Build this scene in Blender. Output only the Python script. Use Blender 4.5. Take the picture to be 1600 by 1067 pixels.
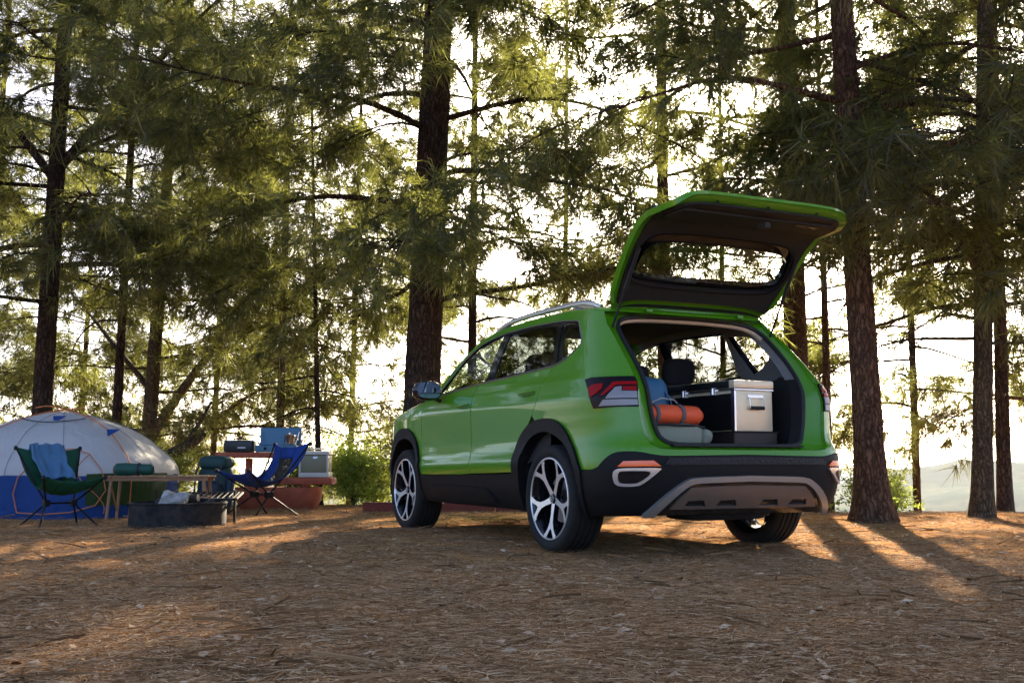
import bpy, bmesh, math, random
import numpy as np
from mathutils import Vector, Matrix, Euler, noise
from mathutils.geometry import delaunay_2d_cdt
R = math.radians
sc = bpy.context.scene
COL = sc.collection
for o_ in list(bpy.data.objects):
    bpy.data.objects.remove(o_)

# ------------------------------------------------------------------ camera, sky, sun, exposure
FPX, PITCH, EYE = 1700.0, 0.1114, 0.556
cam_d = bpy.data.cameras.new('camera')
cam_d.sensor_fit = 'HORIZONTAL'; cam_d.sensor_width = 36.0
cam_d.lens = FPX / 1600.0 * 36.0
cam_d.clip_start = 0.05; cam_d.clip_end = 20000
cam = bpy.data.objects.new('camera', cam_d); COL.objects.link(cam)
cam.location = (0, 0, EYE); cam.rotation_euler = (R(90) + PITCH, 0, 0)
sc.camera = cam

SUN_AZ, SUN_EL = R(12.5), R(20.5)
SUN = Vector((math.sin(SUN_AZ) * math.cos(SUN_EL), math.cos(SUN_AZ) * math.cos(SUN_EL), math.sin(SUN_EL)))
w = bpy.data.worlds.new('World'); sc.world = w; w.use_nodes = True
nt = w.node_tree
sky = nt.nodes.new('ShaderNodeTexSky'); sky.sky_type = 'NISHITA'; sky.sun_disc = False
sky.sun_elevation = SUN_EL; sky.sun_rotation = SUN_AZ; sky.altitude = 300
sky.air_density = 0.4; sky.dust_density = 3.0; sky.ozone_density = 0.3
bg = nt.nodes['Background']; bg.inputs['Strength'].default_value = 0.085
nt.links.new(sky.outputs['Color'], bg.inputs['Color'])
sun_d = bpy.data.lights.new('sun', 'SUN'); sun_d.energy = 5.0; sun_d.angle = R(0.5); sun_d.color = (1.0, 0.83, 0.60)
sun = bpy.data.objects.new('sun', sun_d); COL.objects.link(sun)
sun.rotation_euler = (-SUN).to_track_quat('-Z', 'Y').to_euler()
sc.view_settings.view_transform = 'Standard'; sc.view_settings.look = 'None'
sc.view_settings.exposure = 2.84; sc.view_settings.gamma = 1.0
try: sc.view_settings.use_curve_mapping = False
except Exception: pass
sc.render.engine = 'CYCLES'
cy = sc.cycles
cy.max_bounces = 5; cy.diffuse_bounces = 2; cy.glossy_bounces = 3; cy.transmission_bounces = 4
cy.transparent_max_bounces = 8; cy.volume_bounces = 0
cy.use_denoising = True; cy.use_adaptive_sampling = True; cy.adaptive_threshold = 0.02
cy.caustics_reflective = False; cy.caustics_refractive = False

# ------------------------------------------------------------------ helpers
cP, sP = math.cos(PITCH), math.sin(PITCH)
def at(px, py, d):
    """a point d metres deep along the lens axis, from a pixel of the 1600 wide photograph"""
    u = (px - 800) / FPX * d; v = -(py - 533.5) / FPX * d
    return Vector((u, d * cP - v * sP, EYE + d * sP + v * cP))
def depth_of_y(y, z=0.0):
    return y * cP + (z - EYE) * sP

def tag(o, label=None, cat=None, group=None, kind=None):
    if label: o['label'] = label
    if cat: o['category'] = cat
    if group: o['group'] = group
    if kind: o['kind'] = kind
    return o
def empty(name, loc=(0, 0, 0), rz=0.0):
    o = bpy.data.objects.new(name, None); COL.objects.link(o)
    o.empty_display_size = .1; o.location = loc; o.rotation_euler = (0, 0, rz)
    return o
def mesh_obj(name, verts, faces, mat, parent=None, smooth=False, loc=None):
    me = bpy.data.meshes.new(name)
    me.from_pydata([tuple(v) for v in verts], [], [tuple(f) for f in faces])
    if mat is not None:
        for m in (mat if isinstance(mat, (list, tuple)) else [mat]): me.materials.append(m)
    if smooth: me.polygons.foreach_set('use_smooth', [True] * len(me.polygons))
    me.update()
    o = bpy.data.objects.new(name, me); COL.objects.link(o)
    if parent is not None: o.parent = parent
    if loc is not None: o.location = loc
    return o
def np_mesh(name, V, F, mat=None):
    """V (n,3), F (m,k) arrays with a constant k"""
    me = bpy.data.meshes.new(name)
    F = np.asarray(F, dtype=np.int32); V = np.asarray(V, dtype=np.float32)
    m, k = F.shape
    me.vertices.add(len(V)); me.vertices.foreach_set('co', V.ravel())
    me.loops.add(m * k); me.loops.foreach_set('vertex_index', F.ravel())
    me.polygons.add(m); me.polygons.foreach_set('loop_start', np.arange(0, m * k, k, dtype=np.int32))
    me.update(calc_edges=True)
    if mat is not None: me.materials.append(mat)
    return me

class MB:
    """collects shapes; build() links them as one mesh object"""
    def __init__(s): s.v = []; s.f = []; s.m = []
    def add(s, verts, faces, mi=0):
        b = len(s.v); s.v += [Vector(v) for v in verts]
        s.f += [tuple(i + b for i in f) for f in faces]; s.m += [mi] * len(faces)
        return s
    def box(s, c, size, rot=None, mi=0, taper=1.0):
        hx, hy, hz = size[0] / 2, size[1] / 2, size[2] / 2
        vs = []
        for z in (-1, 1):
            t = taper if z > 0 else 1.0
            for x, y in ((-1, -1), (1, -1), (1, 1), (-1, 1)):
                vs.append(Vector((x * hx * t, y * hy * t, z * hz)))
        if rot is not None:
            M = Euler(rot).to_matrix(); vs = [M @ v for v in vs]
        vs = [v + Vector(c) for v in vs]
        return s.add(vs, [(3, 2, 1, 0), (4, 5, 6, 7), (0, 1, 5, 4), (1, 2, 6, 5), (2, 3, 7, 6), (3, 0, 4, 7)], mi)
    def tube(s, pts, rad, n=8, cap=True, mi=0, squash=None):
        pts = [Vector(p) for p in pts]
        if not isinstance(rad, (list, tuple)): rad = [rad] * len(pts)
        vs, fs = [], []
        up = None
        for i, p in enumerate(pts):
            d = (pts[min(i + 1, len(pts) - 1)] - pts[max(i - 1, 0)])
            if d.length < 1e-9: d = Vector((0, 0, 1))
            d.normalize()
            if up is None:
                up = Vector((0, 0, 1)) if abs(d.z) < .9 else Vector((1, 0, 0))
            a = d.cross(up)
            if a.length < 1e-6: a = d.orthogonal()
            a.normalize(); b = a.cross(d).normalized(); up = b
            for k in range(n):
                t = 2 * math.pi * k / n
                ca, sb = math.cos(t), math.sin(t)
                if squash: sb *= squash
                vs.append(p + (a * ca + b * sb) * rad[i])
        for i in range(len(pts) - 1):
            for k in range(n):
                k2 = (k + 1) % n
                fs.append((i * n + k, i * n + k2, (i + 1) * n + k2, (i + 1) * n + k))
        if cap:
            fs.append(tuple(range(n - 1, -1, -1))); fs.append(tuple(range((len(pts) - 1) * n, len(pts) * n)))
        return s.add(vs, fs, mi)
    def lathe(s, prof, n=24, c=(0, 0, 0), axis='Z', mi=0, close=False):
        vs, fs = [], []
        for r, h in prof:
            for k in range(n):
                t = 2 * math.pi * k / n
                x, y = r * math.cos(t), r * math.sin(t)
                v = {'Z': (x, y, h), 'Y': (x, h, y), 'X': (h, x, y)}[axis]
                vs.append(Vector(v) + Vector(c))
        m = len(prof)
        for i in range(m - 1 + (1 if close else 0)):
            j = (i + 1) % m
            for k in range(n):
                k2 = (k + 1) % n
                fs.append((i * n + k, i * n + k2, j * n + k2, j * n + k))
        return s.add(vs, fs, mi)
    def grid(s, P, mi=0, closed_u=False):
        nu, nv = len(P), len(P[0])
        vs = [p for row in P for p in row]; fs = []
        for i in range(nu - (0 if closed_u else 1)):
            i2 = (i + 1) % nu
            for j in range(nv - 1):
                fs.append((i * nv + j, i2 * nv + j, i2 * nv + j + 1, i * nv + j + 1))
        return s.add(vs, fs, mi)
    def prism(s, poly, axis_vec, mi=0):
        """poly: list of 3D points (planar), pushed along axis_vec"""
        n = len(poly); a = Vector(axis_vec)
        vs = [Vector(p) for p in poly] + [Vector(p) + a for p in poly]
        fs = [tuple(range(n - 1, -1, -1)), tuple(range(n, 2 * n))]
        for i in range(n):
            j = (i + 1) % n; fs.append((i, j, n + j, n + i))
        return s.add(vs, fs, mi)
    def build(s, name, mat, parent=None, smooth=False, bevel=0.0, angle=40, loc=None, rot=None, solid=0.0, subsurf=0):
        o = mesh_obj(name, s.v, s.f, mat, parent, False, loc)
        me = o.data
        bm = bmesh.new(); bm.from_mesh(me)
        for f, mi in zip(bm.faces, s.m): f.material_index = mi
        bmesh.ops.recalc_face_normals(bm, faces=bm.faces)
        if bevel > 0:
            es = [e for e in bm.edges if len(e.link_faces) == 2 and e.calc_face_angle(0) > R(30)]
            bmesh.ops.bevel(bm, geom=es, offset=bevel, segments=2, profile=.6, affect='EDGES', clamp_overlap=True)
        bm.to_mesh(me); bm.free()
        if solid:
            m = o.modifiers.new('solid', 'SOLIDIFY'); m.thickness = solid; m.offset = 0
        if subsurf:
            m = o.modifiers.new('sub', 'SUBSURF'); m.levels = subsurf; m.render_levels = subsurf
        if smooth:
            me.polygons.foreach_set('use_smooth', [True] * len(me.polygons))
            if angle < 180:
                try: me.set_sharp_from_angle(angle=R(angle))
                except Exception: pass
        if rot is not None: o.rotation_euler = rot
        me.update()
        return o

# ------------------------------------------------------------------ materials
MATS = {}
def mat(name, color=(.5, .5, .5), rough=.6, metal=0.0, coat=0.0, spec=.5, emit=None, trans=0.0, ior=1.45):
    if name in MATS: return MATS[name]
    m = bpy.data.materials.new(name); m.use_nodes = True
    b = m.node_tree.nodes['Principled BSDF']
    b.inputs['Base Color'].default_value = (*color, 1)
    b.inputs['Roughness'].default_value = rough; b.inputs['Metallic'].default_value = metal
    b.inputs['Coat Weight'].default_value = coat; b.inputs['Coat Roughness'].default_value = .03
    b.inputs['Specular IOR Level'].default_value = spec
    b.inputs['Transmission Weight'].default_value = trans; b.inputs['IOR'].default_value = ior
    if emit:
        b.inputs['Emission Color'].default_value = (*emit[0], 1); b.inputs['Emission Strength'].default_value = emit[1]
    MATS[name] = m
    return m
def nd(m, typ, **kw):
    n = m.node_tree.nodes.new(typ)
    for k, v in kw.items():
        if k in n.inputs: n.inputs[k].default_value = v
        else: setattr(n, k, v)
    return n
def lk(m, a, b): m.node_tree.links.new(a, b)
def bsdf(m): return m.node_tree.nodes['Principled BSDF']
def ramp(m, stops):
    n = m.node_tree.nodes.new('ShaderNodeValToRGB'); cr = n.color_ramp
    while len(cr.elements) > 1: cr.elements.remove(cr.elements[-1])
    cr.elements[0].position = stops[0][0]; cr.elements[0].color = (*stops[0][1], 1)
    for p, c in stops[1:]:
        e = cr.elements.new(p); e.color = (*c, 1)
    return n
def noisy(name, c1, c2, scale=20, rough=.8, bump=.2, dist=.01, detail=6, metal=0, coat=0, lo=.35, hi=.65, stretch=None, spec=.5):
    """a two-tone noise material with a little relief"""
    if name in MATS: return MATS[name]
    m = mat(name, c1, rough, metal, coat, spec); b = bsdf(m)
    tc = nd(m, 'ShaderNodeTexCoord'); src = tc.outputs['Object']
    if stretch:
        mp = nd(m, 'ShaderNodeMapping'); mp.inputs['Scale'].default_value = stretch
        lk(m, src, mp.inputs[0]); src = mp.outputs[0]
    n = nd(m, 'ShaderNodeTexNoise', Scale=scale, Detail=detail, Roughness=.6)
    lk(m, src, n.inputs['Vector'])
    r = ramp(m, [(lo, c1), (hi, c2)]); lk(m, n.outputs['Fac'], r.inputs[0])
    lk(m, r.outputs[0], b.inputs['Base Color'])
    if bump:
        bp = nd(m, 'ShaderNodeBump', Strength=bump, Distance=dist); lk(m, n.outputs['Fac'], bp.inputs['Height'])
        lk(m, bp.outputs[0], b.inputs['Normal'])
    return m
# ------------------------------------------------------------------ ground
def smooth01(t): t = max(0.0, min(1.0, t)); return t * t * (3 - 2 * t)
def crest(x):
    """how deep the level ground reaches before the slope falls away"""
    return 14.5 - 2.6 * smooth01((x - 0.5) / 3.5) - .6 * smooth01((-x - 6) / 4)
def gz(x, y):
    r = math.hypot(x, y)
    z = 0.0
    if r < 60:
        z += .028 * noise.noise((x * .55, y * .55, 3.1)) * smooth01((y - 1) / 3) + .012 * noise.noise((x * 1.9, y * 1.9, 7.7))
        z *= 1 - .75 * math.exp(-((x - .6) ** 2 + (y - 8.6) ** 2) / 3.0)
    c = crest(x)
    if y > c:
        t = y - c
        z -= min(.022 * t * t, .13 * t + .0) if t < 6 else .13 * 6 + .21 * (t - 6) if t < 220 else .13 * 6 + .21 * 214
        if t > 20: z += 1.5 * noise.noise((x * .02, y * .02, 1.0))
    return z
def build_ground():
    xs, ys = [], []
    def axis(segs):
        out = []
        for a, b, n in segs: out += list(np.linspace(a, b, n, endpoint=False))
        return out + [segs[-1][1]]
    xs = axis([(-6000, -600, 10), (-600, -60, 14), (-60, -9, 26), (-9, 9, 150), (9, 60, 26), (60, 600, 14), (600, 6000, 10)])
    ys = axis([(-400, -20, 8), (-20, 1.5, 12), (1.5, 20, 160), (20, 80, 24), (80, 600, 24), (600, 9000, 14)])
    V = [(x, y, gz(x, y)) for y in ys for x in xs]
    nx = len(xs)
    F = [(j * nx + i, j * nx + i + 1, (j + 1) * nx + i + 1, (j + 1) * nx + i) for j in range(len(ys) - 1) for i in range(nx - 1)]
    m = mat('pine_litter_soil', (.1, .07, .045), 1.0, spec=0.0); b = bsdf(m)
    tc = nd(m, 'ShaderNodeTexCoord')
    n1 = nd(m, 'ShaderNodeTexNoise', Scale=2.4, Detail=5.0); n2 = nd(m, 'ShaderNodeTexNoise', Scale=95.0, Detail=4.0, Roughness=.7)
    for n in (n1, n2): lk(m, tc.outputs['Object'], n.inputs['Vector'])
    prev = None
    for rot_, sc2 in ((.35, (120, 24, 30)), (1.25, (130, 22, 30)), (2.4, (125, 26, 30))):
        mp = nd(m, 'ShaderNodeMapping'); mp.inputs['Rotation'].default_value = (0, 0, rot_); lk(m, tc.outputs['Object'], mp.inputs[0])
        mq = nd(m, 'ShaderNodeVectorMath', operation='MULTIPLY'); mq.inputs[1].default_value = sc2; lk(m, mp.outputs[0], mq.inputs[0])
        n3 = nd(m, 'ShaderNodeTexNoise', Scale=1.0, Detail=1.0); lk(m, mq.outputs[0], n3.inputs['Vector'])
        if prev is None: prev = n3.outputs[0]
        else:
            mx = nd(m, 'ShaderNodeMath', operation='MAXIMUM'); lk(m, prev, mx.inputs[0]); lk(m, n3.outputs[0], mx.inputs[1]); prev = mx.outputs[0]
    r1 = ramp(m, [(.47, (.165, .088, .039)), (.59, (.46, .262, .118)), (.74, (.70, .49, .29))]); lk(m, mx.outputs[0], r1.inputs[0])
    r2 = ramp(m, [(.36, (.70, .70, .74)), (.64, (1.18, 1.0, .82))]); lk(m, n1.outputs[0], r2.inputs[0])
    r3 = ramp(m, [(.36, (.52, .50, .48)), (.52, (1.05, 1.05, 1.05)), (.66, (1.5, 1.48, 1.42))]); lk(m, n2.outputs[0], r3.inputs[0])
    k1 = nd(m, 'ShaderNodeMixRGB', blend_type='MULTIPLY', Fac=1.0); lk(m, r1.outputs[0], k1.inputs[1]); lk(m, r2.outputs[0], k1.inputs[2])
    k2 = nd(m, 'ShaderNodeMixRGB', blend_type='MULTIPLY', Fac=1.0); lk(m, k1.outputs[0], k2.inputs[1]); lk(m, r3.outputs[0], k2.inputs[2])
    # beyond the level ground: dry grass and scrub on the slope
    sx = nd(m, 'ShaderNodeSeparateXYZ'); lk(m, tc.outputs['Object'], sx.inputs[0])
    mr = nd(m, 'ShaderNodeMapRange'); mr.inputs['From Min'].default_value = 20; mr.inputs['From Max'].default_value = 45; lk(m, sx.outputs['Y'], mr.inputs['Value'])
    ns = nd(m, 'ShaderNodeTexNoise', Scale=.03, Detail=9.0); lk(m, tc.outputs['Object'], ns.inputs['Vector'])
    rs = ramp(m, [(.42, (.012, .026, .015)), (.60, (.06, .062, .033))]); lk(m, ns.outputs[0], rs.inputs[0])
    k3 = nd(m, 'ShaderNodeMixRGB'); lk(m, mr.outputs[0], k3.inputs[0]); lk(m, k2.outputs[0], k3.inputs[1]); lk(m, rs.outputs[0], k3.inputs[2])
    lk(m, k3.outputs[0], b.inputs['Base Color'])
    ad = nd(m, 'ShaderNodeMath', operation='ADD'); lk(m, mx.outputs[0], ad.inputs[0]); lk(m, n2.outputs[0], ad.inputs[1])
    bp = nd(m, 'ShaderNodeBump', Strength=.9, Distance=.012); lk(m, ad.outputs[0], bp.inputs['Height']); lk(m, bp.outputs[0], b.inputs['Normal'])
    o = mesh_obj('ground', V, F, m, smooth=True)
    tag(o, 'brown forest floor of dry pine needles and soil under the car and camp', 'ground', kind='structure')
build_ground()

def hill(name, cx, cy, rx, ry, top, base, seed, label, mt):
    n, k = 40, 28
    V, F = [], []
    for j in range(k + 1):
        for i in range(n + 1):
            u = -1 + 2 * i / n; v = -1 + 2 * j / k
            h = max(0, 1 - u * u) ** 1.2 * max(0, 1 - v * v) ** 1.2
            nz = noise.fractal((u * 2.6 + seed, v * 2.6, seed), 1.0, 2.0, 5)
            V.append((cx + u * rx, cy + v * ry, base + (top - base) * h * (1 + .28 * nz)))
    for j in range(k):
        for i in range(n): F.append((j * (n + 1) + i, j * (n + 1) + i + 1, (j + 1) * (n + 1) + i + 1, (j + 1) * (n + 1) + i))
    return tag(mesh_obj(name, V, F, mt, smooth=True), label, 'hill', kind='structure')
m_hill = noisy('hill_scrub', (.010, .024, .016), (.060, .066, .036), scale=.012, rough=1, bump=0, lo=.47, hi=.66, detail=9, spec=0)
hill('hill', 640, 1250, 520, 420, -4, -90, 2.0, 'rounded scrubby hill beyond the two trunks at far right', m_hill)
hill('hill', 200, 1050, 330, 330, -26, -90, 5.0, 'low hill in the valley behind the thick brown trunk', m_hill)
hill('hill', 500, 3200, 1500, 900, -8, -120, 9.0, 'pale distant ridge on the horizon between the right trunks', m_hill)
hill('hill', -900, 1500, 900, 600, -14, -110, 12.0, 'hazy ridge far behind the tent and picnic table', m_hill)

# ------------------------------------------------------------------ pine trees
def bark_mat(name, dark, lightc, sc_=1.0):
    m = mat(name, dark, .95, spec=.08); b = bsdf(m)
    tc = nd(m, 'ShaderNodeTexCoord')
    nz = nd(m, 'ShaderNodeTexNoise', Scale=7.0, Detail=5.0, Roughness=.6); lk(m, tc.outputs['Object'], nz.inputs['Vector'])
    sb = nd(m, 'ShaderNodeVectorMath', operation='SUBTRACT'); sb.inputs[1].default_value = (.5, .5, .5); lk(m, nz.outputs['Color'], sb.inputs[0])
    scl = nd(m, 'ShaderNodeVectorMath', operation='MULTIPLY'); scl.inputs[1].default_value = (.10, .10, .34); lk(m, sb.outputs[0], scl.inputs[0])
    ad0 = nd(m, 'ShaderNodeVectorMath', operation='ADD'); lk(m, tc.outputs['Object'], ad0.inputs[0]); lk(m, scl.outputs[0], ad0.inputs[1])
    mp = nd(m, 'ShaderNodeMapping'); mp.inputs['Scale'].default_value = (26 * sc_, 26 * sc_, 6.0 * sc_); lk(m, ad0.outputs[0], mp.inputs[0])
    vo = nd(m, 'ShaderNodeTexVoronoi', Scale=1.0, feature='DISTANCE_TO_EDGE'); lk(m, mp.outputs[0], vo.inputs['Vector'])
    vc = nd(m, 'ShaderNodeTexVoronoi', Scale=1.0); lk(m, mp.outputs[0], vc.inputs['Vector'])
    n3 = nd(m, 'ShaderNodeTexNoise', Scale=2.2, Detail=8.0, Roughness=.72); lk(m, mp.outputs[0], n3.inputs['Vector'])
    n4 = nd(m, 'ShaderNodeTexNoise', Scale=1.6, Detail=3.0); lk(m, tc.outputs['Object'], n4.inputs['Vector'])
    ms = nd(m, 'ShaderNodeMath', operation='MULTIPLY_ADD'); ms.inputs[1].default_value = .55; lk(m, vo.outputs['Distance'], ms.inputs[0]); 
    m5 = nd(m, 'ShaderNodeMath', operation='MULTIPLY'); m5.inputs[1].default_value = .62; lk(m, n3.outputs[0], m5.inputs[0]); lk(m, m5.outputs[0], ms.inputs[2])
    mid = tuple((a_ + b_) / 2 for a_, b_ in zip(dark, lightc))
    r1 = ramp(m, [(.20, tuple(c * .45 for c in dark)), (.33, dark), (.45, mid), (.60, lightc)]); lk(m, ms.outputs[0], r1.inputs[0])
    r2 = ramp(m, [(.3, (.72, .74, .78)), (.7, (1.2, 1.12, 1.04))]); lk(m, n4.outputs[0], r2.inputs[0])
    k = nd(m, 'ShaderNodeMixRGB', blend_type='MULTIPLY', Fac=1.0); lk(m, r1.outputs[0], k.inputs[1]); lk(m, r2.outputs[0], k.inputs[2])
    lk(m, k.outputs[0], b.inputs['Base Color'])
    mn = nd(m, 'ShaderNodeMath', operation='MINIMUM'); mn.inputs[1].default_value = .30; lk(m, vo.outputs['Distance'], mn.inputs[0])
    ad = nd(m, 'ShaderNodeMath', operation='MULTIPLY_ADD'); ad.inputs[1].default_value = .5; lk(m, n3.outputs[0], ad.inputs[0]); lk(m, mn.outputs[0], ad.inputs[2])
    bp = nd(m, 'ShaderNodeBump', Strength=1.0, Distance=.035); lk(m, ad.outputs[0], bp.inputs['Height']); lk(m, bp.outputs[0], b.inputs['Normal'])
    return m
BARK = [bark_mat('bark_brown', (.030, .022, .017), (.115, .082, .060)), bark_mat('bark_red', (.058, .038, .028), (.21, .14, .10)), bark_mat('bark_grey', (.065, .054, .038), (.22, .18, .125), 1.3)]

def needle_mat(name, c, tr, inst=False):
    m = bpy.data.materials.new(name); m.use_nodes = True; t = m.node_tree
    t.nodes.clear()
    out = t.nodes.new('ShaderNodeOutputMaterial')
    at_ = t.nodes.new('ShaderNodeAttribute'); at_.attribute_name = 'tone'
    oi = t.nodes.new('ShaderNodeAttribute'); oi.attribute_type = 'INSTANCER' if inst else 'GEOMETRY'; oi.attribute_name = 'shade'
    def mulc(col):
        r = t.nodes.new('ShaderNodeVectorMath'); r.operation = 'SCALE'; r.inputs[0].default_value = col
        a = t.nodes.new('ShaderNodeMath'); a.operation = 'ADD'; t.links.new(at_.outputs['Fac'], a.inputs[0]); t.links.new(oi.outputs['Fac'], a.inputs[1])
        t.links.new(a.outputs[0], r.inputs['Scale']); return r.outputs[0]
    d = t.nodes.new('ShaderNodeBsdfDiffuse'); t.links.new(mulc(c), d.inputs['Color'])
    l = t.nodes.new('ShaderNodeBsdfTranslucent'); t.links.new(mulc(tr), l.inputs['Color'])
    g = t.nodes.new('ShaderNodeBsdfGlossy'); g.inputs['Roughness'].default_value = .4; g.inputs['Color'].default_value = (.5, .5, .45, 1)
    mx = t.nodes.new('ShaderNodeMixShader'); mx.inputs[0].default_value = .5
    t.links.new(d.outputs[0], mx.inputs[1]); t.links.new(l.outputs[0], mx.inputs[2])
    m2 = t.nodes.new('ShaderNodeMixShader'); m2.inputs[0].default_value = .06
    t.links.new(mx.outputs[0], m2.inputs[1]); t.links.new(g.outputs[0], m2.inputs[2])
    t.links.new(m2.outputs[0], out.inputs[0])
    return m
NEEDLE = needle_mat('pine_needles', (.009, .027, .015), (.27, .29, .064))
LEAFM = needle_mat('shrub_leaves', (.09, .13, .03), (.40, .48, .08), True)

def strips_mesh(name, strips, mat_):
    """strips: list of (centre points (k,3), side vector, half widths k, tone): ribbons that end in a tip"""
    V, F3, tone = [], [], []
    for pts, side, hw, tn in strips:
        b = len(V); k = len(pts)
        for i in range(k - 1):
            V.append(pts[i] - side * hw[i]); V.append(pts[i] + side * hw[i]); tone += [tn, tn]
        V.append(pts[-1]); tone.append(tn)
        for i in range(k - 2):
            F3.append((b + 2 * i, b + 2 * i + 1, b + 2 * i + 3)); F3.append((b + 2 * i, b + 2 * i + 3, b + 2 * i + 2))
        F3.append((b + 2 * (k - 2), b + 2 * (k - 2) + 1, b + 2 * (k - 1)))
    me = np_mesh(name, np.array(V), np.array(F3), mat_)
    a = me.attributes.new('tone', 'FLOAT', 'POINT'); a.data.foreach_set('value', np.array(tone, dtype=np.float32))
    return me

def needle_spray(seed, tufts=9, needles=20, length=.75, nl=.205, hw=.0041, fine=True):
    rng = np.random.default_rng(seed); S = []
    tw = []
    for i in range(7):
        t = i / 6; tw.append(np.array([length * t, .06 * math.sin(3 * t + seed), .05 * t - .16 * t * t]))
    S.append((np.array(tw), np.array([0, 0, 1.0]), np.linspace(.007, .003, 7), .35))
    S.append((np.array(tw), np.array([0, 1.0, 0]), np.linspace(.007, .003, 7), .35))
    for k in range(tufts):
        t = 1.0 if k == 0 else rng.uniform(.12, 1.0)
        i = min(5, int(t * 6)); p0 = tw[i] + (tw[i + 1] - tw[i]) * (t * 6 - i)
        a = rng.uniform(0, 2 * math.pi)
        side = np.array([.45, math.cos(a), math.sin(a) * .7 + .15])
        if k == 0: side = np.array([1, 0, .1])
        side /= np.linalg.norm(side); off = rng.uniform(.10, .30) if k else .05
        p = p0 + side * off
        if k: S.append((np.array([p0, (p0 + p) / 2 + [0, 0, .01], p]), np.array([0, .3, .95]), [.0045, .0035, .002], .35))
        for q in range(needles):
            v = rng.normal(size=3); v /= np.linalg.norm(v)
            d = side * .70 + v * .85 + np.array([0, 0, -.38]); d /= np.linalg.norm(d)
            L = nl * rng.uniform(.75, 1.2); sg = rng.uniform(.25, .75)
            b0 = p - side * rng.uniform(0, .11)
            m = b0 + d * L * .55 + np.array([0, 0, -sg * L * .18]); e = b0 + d * L + np.array([0, 0, -sg * L * .75])
            s = np.cross(d, rng.normal(size=3)); s /= np.linalg.norm(s) + 1e-9
            S.append((np.array([b0, m, e]), s, [hw, hw * .9, 0], rng.uniform(.65, 1.15)) if fine and q % 4 == 0 else (np.array([b0, e * .85 + m * .15]), s, [hw * 1.15, 0], rng.uniform(.65, 1.15)))
    return strips_mesh('needle_spray', S, NEEDLE)
def leaf_spray(seed, leaves=46, length=.5):
    rng = np.random.default_rng(seed); S = []
    tw = np.array([[length * t, .03 * math.sin(4 * t + seed), .10 * t * (1 - t)] for t in np.linspace(0, 1, 6)])
    S.append((tw, np.array([0, 0, 1.0]), np.linspace(.004, .002, 6), .35))
    for k in range(leaves):
        t = rng.uniform(.1, 1); p = np.array([length * t, rng.normal() * .07, .10 * t * (1 - t) + rng.normal() * .06])
        d = rng.normal(size=3) + np.array([.6, 0, .25]); d /= np.linalg.norm(d)
        s = np.cross(d, rng.normal(size=3)); s /= np.linalg.norm(s); L = rng.uniform(.04, .075)
        S.append((np.array([p, p + d * L * .5, p + d * L]), s, [.004, .013, 0], rng.uniform(.6, 1.2)))
    return strips_mesh('leaf_spray', S, LEAFM)
def template(name, me):
    return bpy.data.objects.new(name, me)          # never linked: only a source of geometry for the crowns
NS = [template('needle_spray', needle_spray(s)) for s in (1, 2, 3, 4)] + [template('needle_spray', needle_spray(5, 8, 9, .75, .22, .010, False))]
LS = [template('leaf_spray', leaf_spray(s)) for s in (1, 2, 3)]

GN = {}
def scatter_group(key, temps, real=False):
    """a node group that puts one of the templates' geometry at every vertex, turned and sized by its attributes"""
    if key in GN: return GN[key]
    g = bpy.data.node_groups.new(key, 'GeometryNodeTree')
    g.interface.new_socket('Geometry', in_out='INPUT', socket_type='NodeSocketGeometry')
    g.interface.new_socket('Geometry', in_out='OUTPUT', socket_type='NodeSocketGeometry')
    N = g.nodes; L = g.links
    gi, go = N.new('NodeGroupInput'), N.new('NodeGroupOutput')
    iop = N.new('GeometryNodeInstanceOnPoints')
    jn = N.new('GeometryNodeJoinGeometry')
    for tmp in reversed(temps):
        oi = N.new('GeometryNodeObjectInfo'); oi.inputs['Object'].default_value = tmp; oi.inputs['As Instance'].default_value = False
        g2 = N.new('GeometryNodeGeometryToInstance'); L.new(oi.outputs['Geometry'], g2.inputs[0]); L.new(g2.outputs[0], jn.inputs[0])
    def attr(nm, typ):
        a = N.new('GeometryNodeInputNamedAttribute'); a.data_type = typ; a.inputs['Name'].default_value = nm
        return a.outputs['Attribute']
    L.new(gi.outputs[0], iop.inputs['Points']); L.new(jn.outputs[0], iop.inputs['Instance'])
    iop.inputs['Pick Instance'].default_value = True
    L.new(attr('pick', 'INT'), iop.inputs['Instance Index'])
    er = N.new('FunctionNodeEulerToRotation'); L.new(attr('rot', 'FLOAT_VECTOR'), er.inputs[0]); L.new(er.outputs[0], iop.inputs['Rotation'])
    L.new(attr('size', 'FLOAT'), iop.inputs['Scale'])
    if real:
        rz = N.new('GeometryNodeRealizeInstances'); L.new(iop.outputs[0], rz.inputs[0]); L.new(rz.outputs[0], go.inputs[0])
    else: L.new(iop.outputs[0], go.inputs[0])
    GN[key] = g
    return g
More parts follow.
